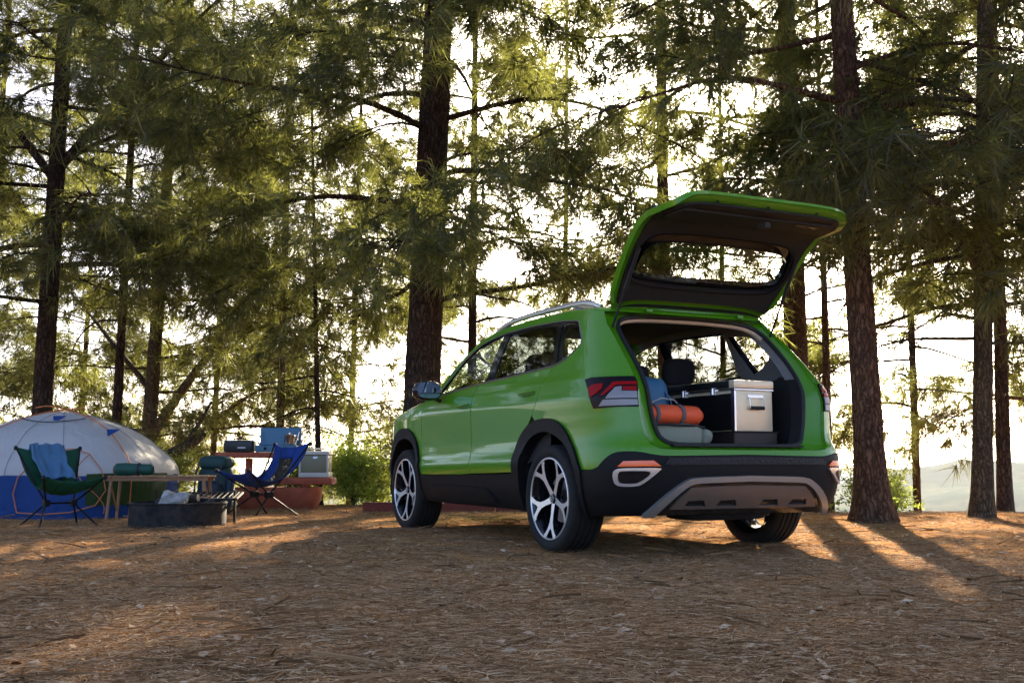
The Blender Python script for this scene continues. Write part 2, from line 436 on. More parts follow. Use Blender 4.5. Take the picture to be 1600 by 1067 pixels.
def scatter(name, pts, rots, sizes, picks, shades, key, temps, parent=None):
    me = bpy.data.meshes.new(name); n = len(pts)
    me.vertices.add(n); me.vertices.foreach_set('co', np.asarray(pts, dtype=np.float32).ravel())
    def put(nm, typ, fld, arr):
        a = me.attributes.new(nm, typ, 'POINT'); a.data.foreach_set(fld, arr)
    put('rot', 'FLOAT_VECTOR', 'vector', np.asarray(rots, dtype=np.float32).ravel())
    put('size', 'FLOAT', 'value', np.asarray(sizes, dtype=np.float32))
    put('pick', 'INT', 'value', np.asarray(picks, dtype=np.int32))
    put('shade', 'FLOAT', 'value', np.asarray(shades, dtype=np.float32))
    for tmp in temps[:1]: me.materials.append(tmp.data.materials[0])
    o = bpy.data.objects.new(name, me); COL.objects.link(o)
    if parent is not None: o.parent = parent
    md = o.modifiers.new('scatter', 'NODES'); md.node_group = scatter_group(key, temps, key in ('needle_scatter', 'litter_scatter'))
    o['kind'] = 'stuff'
    return o

# ground spots where the low sun comes through below and between the crowns (x, y, radius x, radius y)
SUNLIT = [((2.95, 10.4), (1.95, 5.4), 1.0), ((3.65, 10.0), (1.75, 3.8), .75), ((-1.7, 11.7), (-2.3, 6.3), .45), ((-2.7, 8.5), (-3.3, 6.3), .40), ((-.4, 11.4), (-.7, 10.6), .5), ((1.9, 10.0), (1.4, 8.0), .7), ((-4.2, 11.9), (-4.5, 11.0), .6), ((-2.2, 13.6), (-2.6, 12.6), .4), ((5.2, 11.0), (4.4, 8.0), .5)]
def in_sun_gap(p):
    t = p[2] / SUN.z; gx, gy = p[0] - SUN.x * t, p[1] - SUN.y * t
    for (ax, ay), (bx, by), r in SUNLIT:
        dx, dy = bx - ax, by - ay; q = max(0, min(1, ((gx - ax) * dx + (gy - ay) * dy) / (dx * dx + dy * dy)))
        if (gx - ax - q * dx) ** 2 + (gy - ay - q * dy) ** 2 < r * r: return True
    return False
# open air between the crowns: boxes (x0, x1, y0, y1, z0, z1) that stay free of sprays
CLEAR = []
def in_clear(p):
    for a in CLEAR:
        if a[0] < p[0] < a[1] and a[2] < p[1] < a[3] and a[4] < p[2] < a[5]: return True
    return False

def limb_curve(p0, az, L, rise, droop, rng, n=9):
    pts = []; d0 = Vector((math.cos(az), math.sin(az), 0)); sd = Vector((-d0.y, d0.x, 0))
    w1, w2 = rng.uniform(-.12, .12), rng.uniform(0, 6)
    for i in range(n):
        t = i / (n - 1)
        pts.append(p0 + d0 * (L * t) + sd * (w1 * L * t * t + .03 * L * math.sin(5 * t + w2) * t) + Vector((0, 0, L * (rise * t - droop * t * t) + .02 * L * math.sin(7 * t + w2))))
    return pts
def tree(name, x, y, H, dia, z0, label, bark=0, lean=(0, 0), reach=(3.2, 1.2), dens=1.0, seed=0, limbs=None, shade=0.0, step=.34, sides=18,
         bend=0.0, group='pines around the camp', auto=True, skip=None, front=None, size=1.18, rel=0.0, flare=.55):
    rng = random.Random(seed * 7 + 13)
    zb = gz(x, y) - .06
    root = empty(name, (x, y, zb)); tag(root, label, 'pine tree', group)
    def axis(z):
        t = z / H
        return Vector((lean[0] * t + bend * math.sin(2.6 * t + seed), lean[1] * t + .5 * bend * math.sin(2.1 * t + 2 * seed), z)) - Vector((bend * math.sin(seed), .5 * bend * math.sin(2 * seed), 0))
    def rad(z): return dia / 2 * (max(.05, 1 - .85 * z / H) ** .8) * (1 + flare * math.exp(-z / .28))
    # trunk
    nz = 74; P = []
    for i in range(nz):
        z = H * (i / (nz - 1)) ** 1.6
        c = axis(z); r = rad(z); ring = []
        for k in range(sides):
            a = 2 * math.pi * k / sides
            lob = 1 + .16 * math.exp(-z / .3) * math.sin(5 * a + seed) + .045 * noise.noise((math.cos(a) * 2.2 + seed, math.sin(a) * 2.2, z * 1.3)) + .05 * noise.noise((math.cos(a) * 5, math.sin(a) * 5 + seed, z * 4))
            ring.append(c + Vector((math.cos(a) * r * lob, math.sin(a) * r * lob, 0)))
        P.append(ring + [ring[0]])
    mb = MB(); mb.grid(P); t_ = mb.build('trunk', BARK[bark], root, smooth=True, angle=180)
    pts, rots, sizes, picks, shades = [], [], [], [], []
    def spray(p, d, s, force=False):
        pw = Vector((x, y, zb)) + p
        if pw.z < gz(pw.x, pw.y) + .6 and s > .5: return
        if in_sun_gap(pw) or in_clear(pw): return
        if not force and noise.noise((pw.x * .62 + seed, pw.y * .62, pw.z * .75)) < -.19: return      # bare stretches between the clumps
        if skip and skip(pw): return
        d = d.normalized()
        el = (pw.z - EYE) / max(1, pw.y); far_ = False
        if el > .50 or abs(pw.x) > .56 * pw.y + 1:      # out of the photograph's view: fewer, larger sprays still shade the place
            if rng.random() < .55: return
            s *= 1.35; far_ = True
        yaw = math.atan2(d.y, d.x); pit = -math.asin(max(-1, min(1, d.z)))
        pts.append(p); rots.append((rng.uniform(-.6, .6), pit + rng.uniform(-.35, .35), yaw + rng.uniform(-.35, .35)))
        sizes.append(s * size * rng.uniform(.75, 1.25)); picks.append(4 if far_ else rng.randrange(4)); shades.append(shade + rng.uniform(-.22, .22))
    LL = []
    if auto:
        z, az = z0, rng.uniform(0, 6.28)
        while z < H - .4:
            f = (z - z0) / max(.1, H - z0)
            L = (reach[0] * (1 - f) + reach[1] * f) * rng.uniform(.65, 1.15)
            LL.append((z, az, L, rng.uniform(-.02, .28), rng.uniform(.12, .42), 1.0))
            az += 2.4 + rng.uniform(-.5, .5); z += step * rng.uniform(.6, 1.4) * (1 + .9 * (z > 9))
    for l in (limbs or []): LL.append(l)
    if front:                                            # short leafy limbs on the side of the clearing
        za, zb2, n_ = front
        for i in range(n_):
            LL.append((za + (zb2 - za) * (i + rng.uniform(0, .8)) / n_, R(-90) + rng.uniform(-1.25, 1.25), rng.uniform(.9, 1.9), rng.uniform(0, .3), rng.uniform(.2, .5), 1.7))
    for (z, az, L, rise, droop, dn, *th_) in LL:
        p0 = axis(z); c = limb_curve(p0, az, L, rise, droop, rng)
        r0 = th_[0] if th_ else min(rad(z) * .42, .010 + .0095 * L)
        mb = MB(); mb.tube(c, [r0 * (1 - .85 * i / 8) for i in range(9)], n=6, cap=False)
        nb = int(L * 3.3 * dens * dn) + 1
        for b_ in range(nb):
            t = rng.uniform(.22, 1.0) ** .8
            i = min(7, int(t * 8)); p = c[i].lerp(c[i + 1], t * 8 - i)
            dl = (c[i + 1] - c[i]).normalized(); sd = Vector((-dl.y, dl.x, 0)) * rng.choice((-1, 1))
            d = (dl * rng.uniform(.3, .9) + sd * rng.uniform(.3, 1.0) + Vector((0, 0, rng.uniform(-.35, .35)))).normalized()
            bl = rng.uniform(.25, .8) * (1.1 - .5 * t)
            e = p + d * bl + Vector((0, 0, -.06 * bl))
            mb.tube([p, p.lerp(e, .5) + Vector((0, 0, .03)), e], [r0 * .28 + .003, .006, .004], n=3, cap=False)
            if dn > .05:
                spray(e, d, rng.uniform(.8, 1.15), dn > 1.35)
                spray(p.lerp(e, .5), (d + Vector((rng.uniform(-1, 1), rng.uniform(-1, 1), rng.uniform(-.3, .5))) * .8), rng.uniform(.6, .95), dn > 1.35)
        if dn > .05: spray(c[-1], c[-1] - c[-2], 1.1)
        mb.build('limb', BARK[bark], root, smooth=True, angle=180)
    if pts:
        cr = scatter('crown', pts, rots, sizes, picks, shades, 'needle_scatter', NS, root)
    return root

def gxy(px, base_y, d=None):
    """ground place under a trunk seen at px whose foot shows at base_y"""
    d = d or FPX * EYE / (base_y - 723.7)
    p = at(px, 723, d)
    return p.x, p.y
x, y = gxy(1362, 0, 10.5)
tree('pine_tree', x, y, 17, .29, 3.6, 'thick brown pine trunk standing just right of the open tailgate', bark=1, lean=(-.35, .3), seed=1, reach=(2.8, 1.2), dens=.95, flare=.75, front=(5.0, 7.5, 2), limbs=[(3.5, R(15), 2.0, .05, .42, 1.5), (3.2, R(50), 1.8, .0, .45, 1.4), (4.2, R(10), 2.2, .15, .3, 1.3), (4.6, R(-40), 2.0, .1, .3, 1.2)])
x, y = gxy(1530, 0, 11.3)
tree('pine_tree', x, y, 17, .21, 2.6, 'pine with straight grey trunk at the far right edge of the crest', bark=2, lean=(1.0, .2), seed=2, reach=(3.0, 1.3), dens=1.2, flare=.4, front=(2.7, 6.0, 7), limbs=[(1.95, R(182), 1.7, .05, .28, 1.7), (2.25, R(160), 2.0, .05, .30, 1.6), (2.15, R(215), 1.5, .05, .30, 1.6), (1.9, R(5), 1.5, .05, .3, 1.5), (2.3, R(-25), 1.6, .05, .3, 1.5), (2.75, R(175), 2.3, .05, .30, 1.5), (3.1, R(160), 2.6, .1, .35, 1.4), (3.5, R(200), 2.4, .1, .3, 1.4), (2.9, R(230), 1.8, .1, .4, 1.3), (3.9, R(170), 2.6, .15, .3, 1.3)])
x, y = gxy(1566, 0, 13.0)
tree('pine_tree', x, y, 15, .17, 3.2, 'slimmer tan trunk half hidden behind the grey one at far right', bark=1, lean=(.5, .3), seed=3, reach=(3.0, 1.1), flare=.3, dens=1.1, front=(2.8, 7, 3))
x, y = gxy(1248, 0, 15.0)
tree('pine_tree', x, y, 17, .36, 3.3, 'pine trunk seen between the open tailgate and the thick brown trunk', bark=1, lean=(.1, .3), seed=4, reach=(3.2, 1.2), front=(6, 9, 2))
x, y = gxy(1294, 0, 15.5)
tree('pine_tree', x, y, 10, .125, 2.6, 'thin young pine right of the car tail lamp', bark=1, lean=(.15, .3), seed=5, reach=(1.3, .5), dens=.7, step=.3)
x, y = gxy(1040, 0, 19.0)
tree('pine_tree', x, y, 18, .28, 4.4, 'pine rising behind the left end of the open tailgate', bark=1, lean=(.1, .2), seed=6, reach=(3.4, 1.2), front=(7, 10, 2))
x, y = gxy(652, 0, 13.2)
tree('pine_tree', x, y, 18, .47, 2.5, 'broad dark pine trunk right behind the car bonnet', bark=0, lean=(.6, .2), seed=7, reach=(4.2, 1.5), dens=1.1, step=.3, front=(3.3, 7.5, 9))
x, y = gxy(60, 0, 15.0)
tree('pine_tree', x, y, 16, .29, 2.9, 'dark forked pine standing just behind the tent', bark=0, lean=(.1, .2), seed=8, reach=(3.8, 1.4), dens=1.45, step=.3, front=(3.4, 8, 9), limbs=[(4.7, R(15), 2.4, 1.5, .25, .5, .075), (4.6, R(165), 2.2, 1.3, .2, .5, .07)])
x, y = gxy(178, 0, 17.5)
tree('pine_tree', x, y, 14, .16, 3.2, 'slim dark pine trunk behind the top of the tent', bark=0, lean=(.1, .2), seed=9, reach=(2.8, 1.0), dens=1.3)
x, y = gxy(225, 0, 20.0)
tree('pine_tree', x, y, 13, .30, 2.0, 'pale grey forked tree behind the right shoulder of the tent', bark=2, lean=(.4, .2), seed=10, reach=(3.0, 1.0), limbs=[(1.7, R(-10), 2.6, 1.5, .2, .5, .10), (2.6, R(170), 2.0, 1.3, .2, .5, .06)])
x, y = gxy(436, 0, 19.0)
tree('pine_tree', x, y, 15, .15, 1.3, 'pine behind the blue stove lid on the picnic table', bark=1, lean=(0, .2), seed=11, reach=(3.0, 1.1))
x, y = gxy(500, 0, 15.0)
tree('pine_tree', x, y, 7, .085, 1.1, 'slender young pine right of the picnic table', bark=0, lean=(-.3, .2), seed=12, reach=(1.5, .4), dens=.8, step=.26)
x, y = gxy(735, 0, 21.0)
tree('pine_tree', x, y, 17, .2, 2.6, 'dark pine seen above the car roof beside the broad trunk', bark=0, lean=(.1, .2), seed=13, reach=(3.4, 1.2))
for i, (px, d, H, dia, z0, lab) in enumerate([
    (330, 25, 16, .16, 1.2, 'background pine behind the gap between tent and picnic table'),
    (545, 24, 16, .15, 1.2, 'background pine left of the broad trunk above the shrub'),
    (880, 26, 17, .18, 2.0, 'background pine above the car roof rails'),
    (1130, 26, 18, .18, 2.6, 'background pine seen over the raised tailgate'),
    (1430, 20, 17, .15, 2.9, 'background pine above the open sky right of the thick brown trunk'),
    (-40, 22, 16, .2, 1.4, 'background pine at the left edge behind the tent'),
    (120, 27, 17, .16, 1.4, 'background pine between the forked pine and the slim trunk'),
    (1660, 19, 17, .3, 2.0, 'pine reaching in from beyond the right edge'),
]):
    x, y = gxy(px, 0, d)
    tree('pine_tree', x, y, H, dia, z0, lab, bark=i % 2, lean=(.2, .2), seed=20 + i, reach=(3.6, 1.3), dens=1.5, step=.33)
# ------------------------------------------------------------------ the car: body surface
def pchip(xs, ys):
    xs = np.array(xs, float); ys = np.array(ys, float); h = np.diff(xs); d = np.diff(ys) / h
    m = np.zeros(len(xs))
    for i in range(1, len(xs) - 1):
        if d[i-1] * d[i] > 0:
            w1, w2 = 2*h[i] + h[i-1], h[i] + 2*h[i-1]; m[i] = (w1 + w2) / (w1 / d[i-1] + w2 / d[i])
    m[0], m[-1] = d[0], d[-1]
    def f(x):
        x = min(max(x, xs[0]), xs[-1]); i = max(0, min(int(np.searchsorted(xs, x, side='right')) - 1, len(h) - 1))
        t = (x - xs[i]) / h[i]; t2, t3 = t*t, t*t*t
        return ys[i]*(2*t3 - 3*t2 + 1) + m[i]*h[i]*(t3 - 2*t2 + t) + ys[i+1]*(3*t2 - 2*t3) + m[i+1]*h[i]*(t3 - t2)
    tab = np.array([f(x) for x in np.linspace(xs[0], xs[-1], 1200)]); a, b = xs[0], (1199) / (xs[-1] - xs[0])
    def g(x):
        q = min(max((x - a) * b, 0), 1198.999); i = int(q); return tab[i] + (tab[i+1] - tab[i]) * (q - i)
    return g
W_ = pchip([.20,.30,.42,.55,.64,.72,.85,.955,1.0,1.06,1.12,1.2,1.3,1.4,1.5,1.58],[.80,.87,.905,.915,.910,.905,.910,.915,.902,.882,.862,.832,.792,.750,.702,.660])
RR_ = pchip([.20,.30,.42,.55,.655,.69,.75,.85,1.0,1.08,1.2,1.3,1.4,1.5,1.58],[-.74,-.84,-.885,-.90,-.89,-.862,-.84,-.83,-.815,-.78,-.69,-.595,-.49,-.38,-.29])
FF_ = pchip([.20,.35,.55,.75,.9,1.0,1.1],[3.42,3.50,3.545,3.54,3.50,3.42,3.30])
XR0, XF0, NR, NF = .15, 2.2, 5.6, 4.0
def sup_table(n, a):
    u = np.linspace(0, 1, 3001); u = .5 * (1 - np.cos(np.pi * u)); u = .5 * (1 - np.cos(np.pi * u)); th = u * math.pi / 2
    x = np.sin(th) ** (2/n) * a; y = np.maximum(np.cos(th), 0) ** (2/n) * .9
    return np.concatenate([[0], np.cumsum(np.hypot(np.diff(x), np.diff(y)))]), th
LRA, TRA = sup_table(NR, .97); LFA, TFA = sup_table(NF, 1.345)
SMIN, SMAX = XR0 - LRA[-1], XF0 + LFA[-1]
def PS(s, z):
    """a point of the outer skin: s runs along the side (= x on the straight part), round the tail below XR0 and round the nose above XF0"""
    sg = 1.0
    if s < SMIN: s = 2 * SMIN - s; sg = -1.0
    if s > SMAX: s = 2 * SMAX - s; sg = -1.0
    wd = W_(z)
    zc = 1.078 - .01 * s; dz = z - zc                                   # shoulder crease and door scallop
    wd += .010 * math.exp(-(dz / (.07 if dz < 0 else .032)) ** 2)
    fade = max(0.0, min(1.0, (s + .2) * 3)) * max(0.0, min(1.0, (2.5 - s) * 3))
    dz = z - (.545 + .022 * (1.9 - s)); wd += fade * .013 * math.exp(-(dz / (.042 if dz > 0 else .07)) ** 2)
    if s < XR0:
        th = float(np.interp(XR0 - s, LRA, TRA)); a = XR0 - RR_(z)
        return (XR0 - a * math.sin(th) ** (2/NR), sg * wd * max(math.cos(th), 0) ** (2/NR), z)
    if s > XF0:
        th = float(np.interp(s - XF0, LFA, TFA)); a = FF_(z) - XF0
        return (XF0 + a * math.sin(th) ** (2/NF), sg * wd * max(math.cos(th), 0) ** (2/NF), z)
    return (s, sg * wd, z)
def PN(s, z):
    h = .004
    a = Vector(PS(s + h, z)) - Vector(PS(s - h, z)); b = Vector(PS(s, z + h)) - Vector(PS(s, z - h))
    n = b.cross(a)
    return n.normalized() if n.length > 0 else Vector((0, 1, 0))
def rear_x(y, z):
    a = XR0 - RR_(z); t = min(abs(y) / W_(z), .999)
    return XR0 - a * (1 - t ** NR) ** (1 / NR)

def in_poly(x, y, poly):
    c = False; n = len(poly); j = n - 1
    for i in range(n):
        xi, yi = poly[i]; xj, yj = poly[j]
        if (yi > y) != (yj > y) and x < (xj - xi) * (y - yi) / (yj - yi) + xi: c = not c
        j = i
    return c
def resample(poly, step, closed=True):
    out = []; n = len(poly)
    for i in range(n if closed else n - 1):
        a, b = poly[i], poly[(i + 1) % n]; L = math.hypot(b[0] - a[0], b[1] - a[1]); k = max(1, int(L / step + .5))
        for q in range(k): out.append((a[0] + (b[0] - a[0]) * q / k, a[1] + (b[1] - a[1]) * q / k))
    if not closed: out.append(poly[-1])
    return out
def chaikin(pts, it=2):
    """round an open line, ends kept"""
    for _ in range(it):
        o = [pts[0]]
        for a, b in zip(pts[:-1], pts[1:]):
            o.append((a[0] * .75 + b[0] * .25, a[1] * .75 + b[1] * .25)); o.append((a[0] * .25 + b[0] * .75, a[1] * .25 + b[1] * .75))
        o.append(pts[-1]); pts = o
    return pts
def chaikin_closed(pts, it=2):
    for _ in range(it):
        o = []
        for a, b in zip(pts, pts[1:] + pts[:1]):
            o.append((a[0] * .75 + b[0] * .25, a[1] * .75 + b[1] * .25)); o.append((a[0] * .25 + b[0] * .75, a[1] * .25 + b[1] * .75))
        pts = o
    return pts
def tri_fill(poly, holes, step):
    loops = [resample(poly, step * .7)] + [resample(h, step * .7) for h in holes]
    V = []; E = []; LI = []
    for lp in loops:
        b = len(V); V += lp; n = len(lp); idx = list(range(b, b + n)); LI.append(idx)
        E += [(idx[i], idx[(i + 1) % n]) for i in range(n)]
    B = np.array(V); xs = [p[0] for p in poly]; ys = [p[1] for p in poly]
    x = min(xs) + step * .5; extra = []
    row = 0
    while x < max(xs):
        y = min(ys) + step * (.5 if row % 2 else .25)
        while y < max(ys):
            if in_poly(x, y, poly) and not any(in_poly(x, y, h) for h in holes):
                if ((B - (x, y)) ** 2).sum(1).min() > (step * .55) ** 2: extra.append((x, y))
            y += step
        x += step; row += 1
    A = [Vector(v) for v in V + extra]
    ov, oe, of, ovi, oei, ofi = delaunay_2d_cdt(A, E, [], 0, 1e-6, True)
    back = {}
    for i, ids in enumerate(ovi):
        for q in ids: back[q] = i
    F = []
    for f in of:
        cx = sum(ov[i][0] for i in f) / 3; cy_ = sum(ov[i][1] for i in f) / 3
        if in_poly(cx, cy_, poly) and not any(in_poly(cx, cy_, h) for h in holes):
            a, b, c = (ov[i] for i in f)
            F.append(tuple(f) if (b[0]-a[0])*(c[1]-a[1]) - (b[1]-a[1])*(c[0]-a[0]) > 0 else tuple(reversed(f)))
    return [(v[0], v[1]) for v in ov], F, [[back[i] for i in l] for l in LI]
CAR = empty('car', (1.0446, 7.4364, -.006), math.pi / 2 + .4481)
tag(CAR, 'green compact suv with its tailgate raised, parked on the needle litter', 'car')
def panel(name, poly, m, parent, holes=(), off=0.0, step=.04, flange=.018, hole_flange=True, flip=False, surf=None, inner=False, skip_seam=True):
    """a sheet of the body cut to a polygon in (s, z), with its edge turned inwards"""
    V2, F, loops = tri_fill(list(poly), [list(h) for h in holes], step)
    V, N = [], []
    sy = -1 if flip else 1
    for s, z in V2:
        n = PN(s, z); p = Vector(PS(s, z)) + n * off
        if inner: n = -n
        V.append(Vector((p.x, p.y * sy, p.z))); N.append(Vector((n.x, n.y * sy, n.z)))
    F = list(F); vote = 0
    for f in F[:60]:
        vote += 1 if (V[f[1]] - V[f[0]]).cross(V[f[2]] - V[f[0]]).dot(N[f[0]]) > 0 else -1
    if vote < 0: F = [tuple(reversed(f)) for f in F]
    sm = [True] * len(F)
    if flange:
        for lp in (loops if hole_flange else loops[:1]):
            n = len(lp)
            for i in range(n):
                a, b = lp[i], lp[(i + 1) % n]
                if skip_seam and abs(V2[a][0] - SMIN) < .004 and abs(V2[b][0] - SMIN) < .004: continue
                k = len(V)
                V += [V[a], V[b], V[b] - N[b] * flange, V[a] - N[a] * flange]
                q = (V[k + 1] - V[k]).cross(V[k + 3] - V[k]); q = q.normalized() if q.length > 1e-12 else N[a]
                N += [q] * 4; F.append((k, k + 1, k + 2, k + 3)); sm.append(False)
    me = bpy.data.meshes.new(name)
    me.from_pydata([tuple(v) for v in V], [], F); me.materials.append(m)
    me.polygons.foreach_set('use_smooth', sm)
    me.update()
    me.normals_split_custom_set_from_vertices([tuple(n) for n in N])
    o = bpy.data.objects.new(name, me); COL.objects.link(o); o.parent = parent
    return o
def both(name, poly, m, parent, **kw):
    return panel(name, poly, m, parent, **kw), panel(name, poly, m, parent, flip=True, **kw)
def sym(half):
    """left half polyline (ending on the centre) + its mirror image across the tail"""
    return list(half) + [(2 * SMIN - s, z) for s, z in reversed(half) if abs(s - SMIN) > 1e-6]
def surf_pts(line, off=0.0, flip=False):
    out = []
    for s, z in line:
        p = Vector(PS(s, z)) + PN(s, z) * off; out.append(Vector((p.x, -p.y if flip else p.y, p.z)))
    return out

# paints
PAINT = mat('green_car_paint', (.05, .25, .003), .36, .0, .8, .3); bsdf(PAINT).inputs['Coat IOR'].default_value = 1.40; bsdf(PAINT).inputs['Coat Roughness'].default_value = .015
_n = nd(PAINT, 'ShaderNodeTexNoise', Scale=900.0, Detail=1.0); _tc = nd(PAINT, 'ShaderNodeTexCoord'); lk(PAINT, _tc.outputs['Object'], _n.inputs['Vector'])
_r = ramp(PAINT, [(.3, (.055, .225, .003)), (.75, (.090, .305, .004))]); lk(PAINT, _n.outputs['Fac'], _r.inputs[0]); lk(PAINT, _r.outputs[0], bsdf(PAINT).inputs['Base Color'])
CLAD = noisy('black_plastic_cladding', (.0045, .005, .006), (.009, .0095, .011), scale=260, rough=.55, bump=.15, dist=.001, spec=.22)
GLOSSB = mat('gloss_black', (.008, .008, .010), .08, 0, .6)
TRIMK = noisy('dark_cabin_trim', (.008, .0085, .010), (.015, .016, .018), scale=120, rough=.7, bump=.1, dist=.001)
TRIMG = noisy('grey_pillar_trim', (.20, .205, .21), (.26, .265, .27), scale=90, rough=.8, bump=.1, dist=.001)
LINER = noisy('grey_headliner', (.11, .11, .11), (.15, .15, .145), scale=200, rough=.95, bump=.1, dist=.001)
BEIGE = mat('beige_header_trim', (.62, .50, .36), .6)
RUBB = noisy('rubber_seal', (.010, .010, .011), (.017, .017, .018), scale=80, rough=.6, bump=0)
CHROME = mat('chrome', (.90, .90, .90), .22, .75)
SILV = mat('satin_silver', (.62, .61, .58), .32, .9)
SKID = mat('matte_silver_skid', (.37, .355, .33), .34, .6); SKIDP = mat('bronze_skid_plate', (.19, .145, .115), .36, .5)
DARKM = mat('dark_underbody', (.006, .006, .007), .8)
def glass_mat(name, tint, rough=0.0, refl=1.0):
    m = bpy.data.materials.new(name); m.use_nodes = True; t = m.node_tree; t.nodes.clear()
    out = t.nodes.new('ShaderNodeOutputMaterial'); tr = t.nodes.new('ShaderNodeBsdfTransparent'); tr.inputs[0].default_value = (*tint, 1)
    g = t.nodes.new('ShaderNodeBsdfGlossy'); g.inputs['Roughness'].default_value = rough
    lw = t.nodes.new('ShaderNodeLayerWeight'); lw.inputs[0].default_value = .5
    pw = t.nodes.new('ShaderNodeMath'); pw.operation = 'POWER'; pw.inputs[1].default_value = 4.0; t.links.new(lw.outputs['Facing'], pw.inputs[0])
    fr = t.nodes.new('ShaderNodeMath'); fr.operation = 'MULTIPLY_ADD'; fr.inputs[1].default_value = .9; fr.inputs[2].default_value = .055; t.links.new(pw.outputs[0], fr.inputs[0])
    mx = t.nodes.new('ShaderNodeMixShader'); t.links.new(fr.outputs[0], mx.inputs[0]); t.links.new(tr.outputs[0], mx.inputs[1]); t.links.new(g.outputs[0], mx.inputs[2])
    t.links.new(mx.outputs[0], out.inputs[0]); return m
GLF = glass_mat('door_glass', (.62, .70, .64)); GLR = glass_mat('privacy_glass', (.09, .10, .10)); GLQ = glass_mat('quarter_privacy_glass', (.45, .46, .42)); GLH = glass_mat('tailgate_glass', (.42, .45, .40))
LRED = mat('red_lamp_lens', (.32, .004, .006), .3, 0, 0, spec=.15); SMOKE = mat('smoked_lamp_lens', (.008, .006, .008), .2, 0, 0, spec=.18); LCLR = mat('clear_lamp_lens', (.25, .25, .26), .3, .2, 0, spec=.3); LORG = mat('amber_red_reflector', (1.0, .13, .02), .18, 0, .6)

# outlines in (s, z)
DLO = chaikin([(2.03, 1.098), (1.93, 1.165), (1.83, 1.246), (1.711, 1.356), (1.558, 1.444), (1.407, 1.494), (1.1, 1.530), (.696, 1.535), (.312, 1.523), (.018, 1.506), (-.16, 1.496)], 1) \
    + chaikin([(-.16, 1.496), (-.255, 1.487), (-.30, 1.44), (-.356, 1.37), (-.366, 1.325), (-.31, 1.292), (-.142, 1.232)], 2)[1:] + [(.011, 1.197), (.668, 1.171), (.984, 1.159), (1.234, 1.150), (1.429, 1.140)]
TOPL = chaikin([(2.17, 1.062), (1.99, 1.19), (1.84, 1.31), (1.70, 1.408), (1.55, 1.488), (1.40, 1.530), (1.1, 1.563), (.7, 1.572), (.3, 1.566), (0, 1.556), (-.3, 1.545), (-.67, 1.532)], 2)
TOPR = [(-.67, 1.532), (-.75, 1.530), (-.85, 1.527), (-1.1, 1.522), (-1.35, 1.522), (SMIN, 1.522)]
ARCH_O = chaikin([(.475, .50), (.446, .662), (.355, .762), (.210, .832), (.058, .853), (-.070, .848), (-.185, .813), (-.270, .752), (-.328, .66), (-.378, .57), (-.406, .523)], 1)
ARCH_I = chaikin([(.395, .25), (.392, .42), (.362, .55), (.325, .635), (.25, .715), (.13, .758), (0, .768), (-.13, .740), (-.235, .685), (-.32, .59), (-.372, .46), (-.395, .25)], 1)
SKIN_E = [(-.678, 1.527), (-.690, 1.440), (-.710, 1.405), (-.733, 1.350), (-.762, 1.268), (-.785, 1.198), (-.831, 1.080)]
LAMP = [(-.471, 1.071), (-.54, 1.079), (-.701, 1.077), (-.833, 1.077), (-.846, 1.047), (-.853, .897), (-.766, .895), (-.559, .889), (-.529, .959)]
SKIN_L = [(-.853, .893), (-.860, .802), (-.873, .71), (-.890, .672), (-.93, .650), (-.99, .643), (SMIN, .641)]
BUMP_T = chaikin([(-.406, .523), (-.537, .526), (-.615, .598), (-.671, .627), (-.744, .634), (-.816, .630), (-.893, .615), (-.959, .606), (-1.12, .607), (-1.44, .613), (SMIN, .614)], 1)
DR_REAR = [(.019, 1.194), (.126, 1.088), (.134, .969), (.211, .877), (.262, .80)]

# body shell, doors, wings
side = TOPL + SKIN_E[0:] + LAMP[3::-1] + LAMP[:-4:-1] + SKIN_L + BUMP_T[::-1] + [q for q in reversed(ARCH_O[:-1]) if q[0] < .24] + DR_REAR[-2::-1] + DLO[-5::-1]
BODY, BODY_R = both('body_side', side, PAINT, CAR, step=.028, flange=.022)
LR_BOT = [(.476, .502), (.62, .491), (1.2, .486)]
rdoor = [(1.226, .487), (1.219, .834), (1.228, 1.15), (.984, 1.158), (.668, 1.170), (.024, 1.195), (.131, 1.088), (.140, .969), (.216, .877)] + [(a, b + .002) for a, b in reversed(ARCH_O) if a > .25]
fdoor = [(2.253, .472), (2.248, .964), (2.205, 1.055), (2.13, 1.070), (2.03, 1.096), (1.429, 1.139), (1.236, 1.149), (1.227, .834), (1.234, .487), (1.4, .480)]
RD = both('rear_door', rdoor, PAINT, CAR, step=.028); FD = both('front_door', fdoor, PAINT, CAR, step=.028)
XW = 2.68
ARCH_FO = [(XW - a, b + .012) for a, b in ARCH_O[::-1]]; ARCH_FI = [(XW - a, b + .012) for a, b in ARCH_I[::-1]]
fo = chaikin([(XW - .43, .47), (XW - .413, .588), (XW - .338, .720), (XW - .25, .809), (XW - .1, .862), (XW + .06, .862), (XW + .2, .83), (XW + .33, .76), (XW + .42, .66), (XW + .47, .53)], 1)
HOODL = [(2.18, 1.060), (2.35, 1.043), (2.55, 1.018), (2.8, .985), (3.1, .935), (3.35, .885), (3.6, .845), (3.9, .825), (SMAX, .82)]
fender = [(2.261, .474), (2.256, .964), (2.212, 1.056)] + HOODL[1:6] + [(3.42, .74), (3.30, .60)] + [(3.22, .53)] + fo[::-1]
both('front_wing', fender, PAINT, CAR)
nose = [(3.36, .883)] + HOODL[6:] + [(SMAX, .25), (3.25, .25), (3.22, .52), (3.31, .60), (3.43, .74)]
both('front_bumper', nose, PAINT, CAR, step=.08)
both('headlamp', [(3.3, .80), (3.36, .872), (3.75, .80), (3.75, .745), (3.45, .745)], LCLR, CAR, off=.01, step=.06)
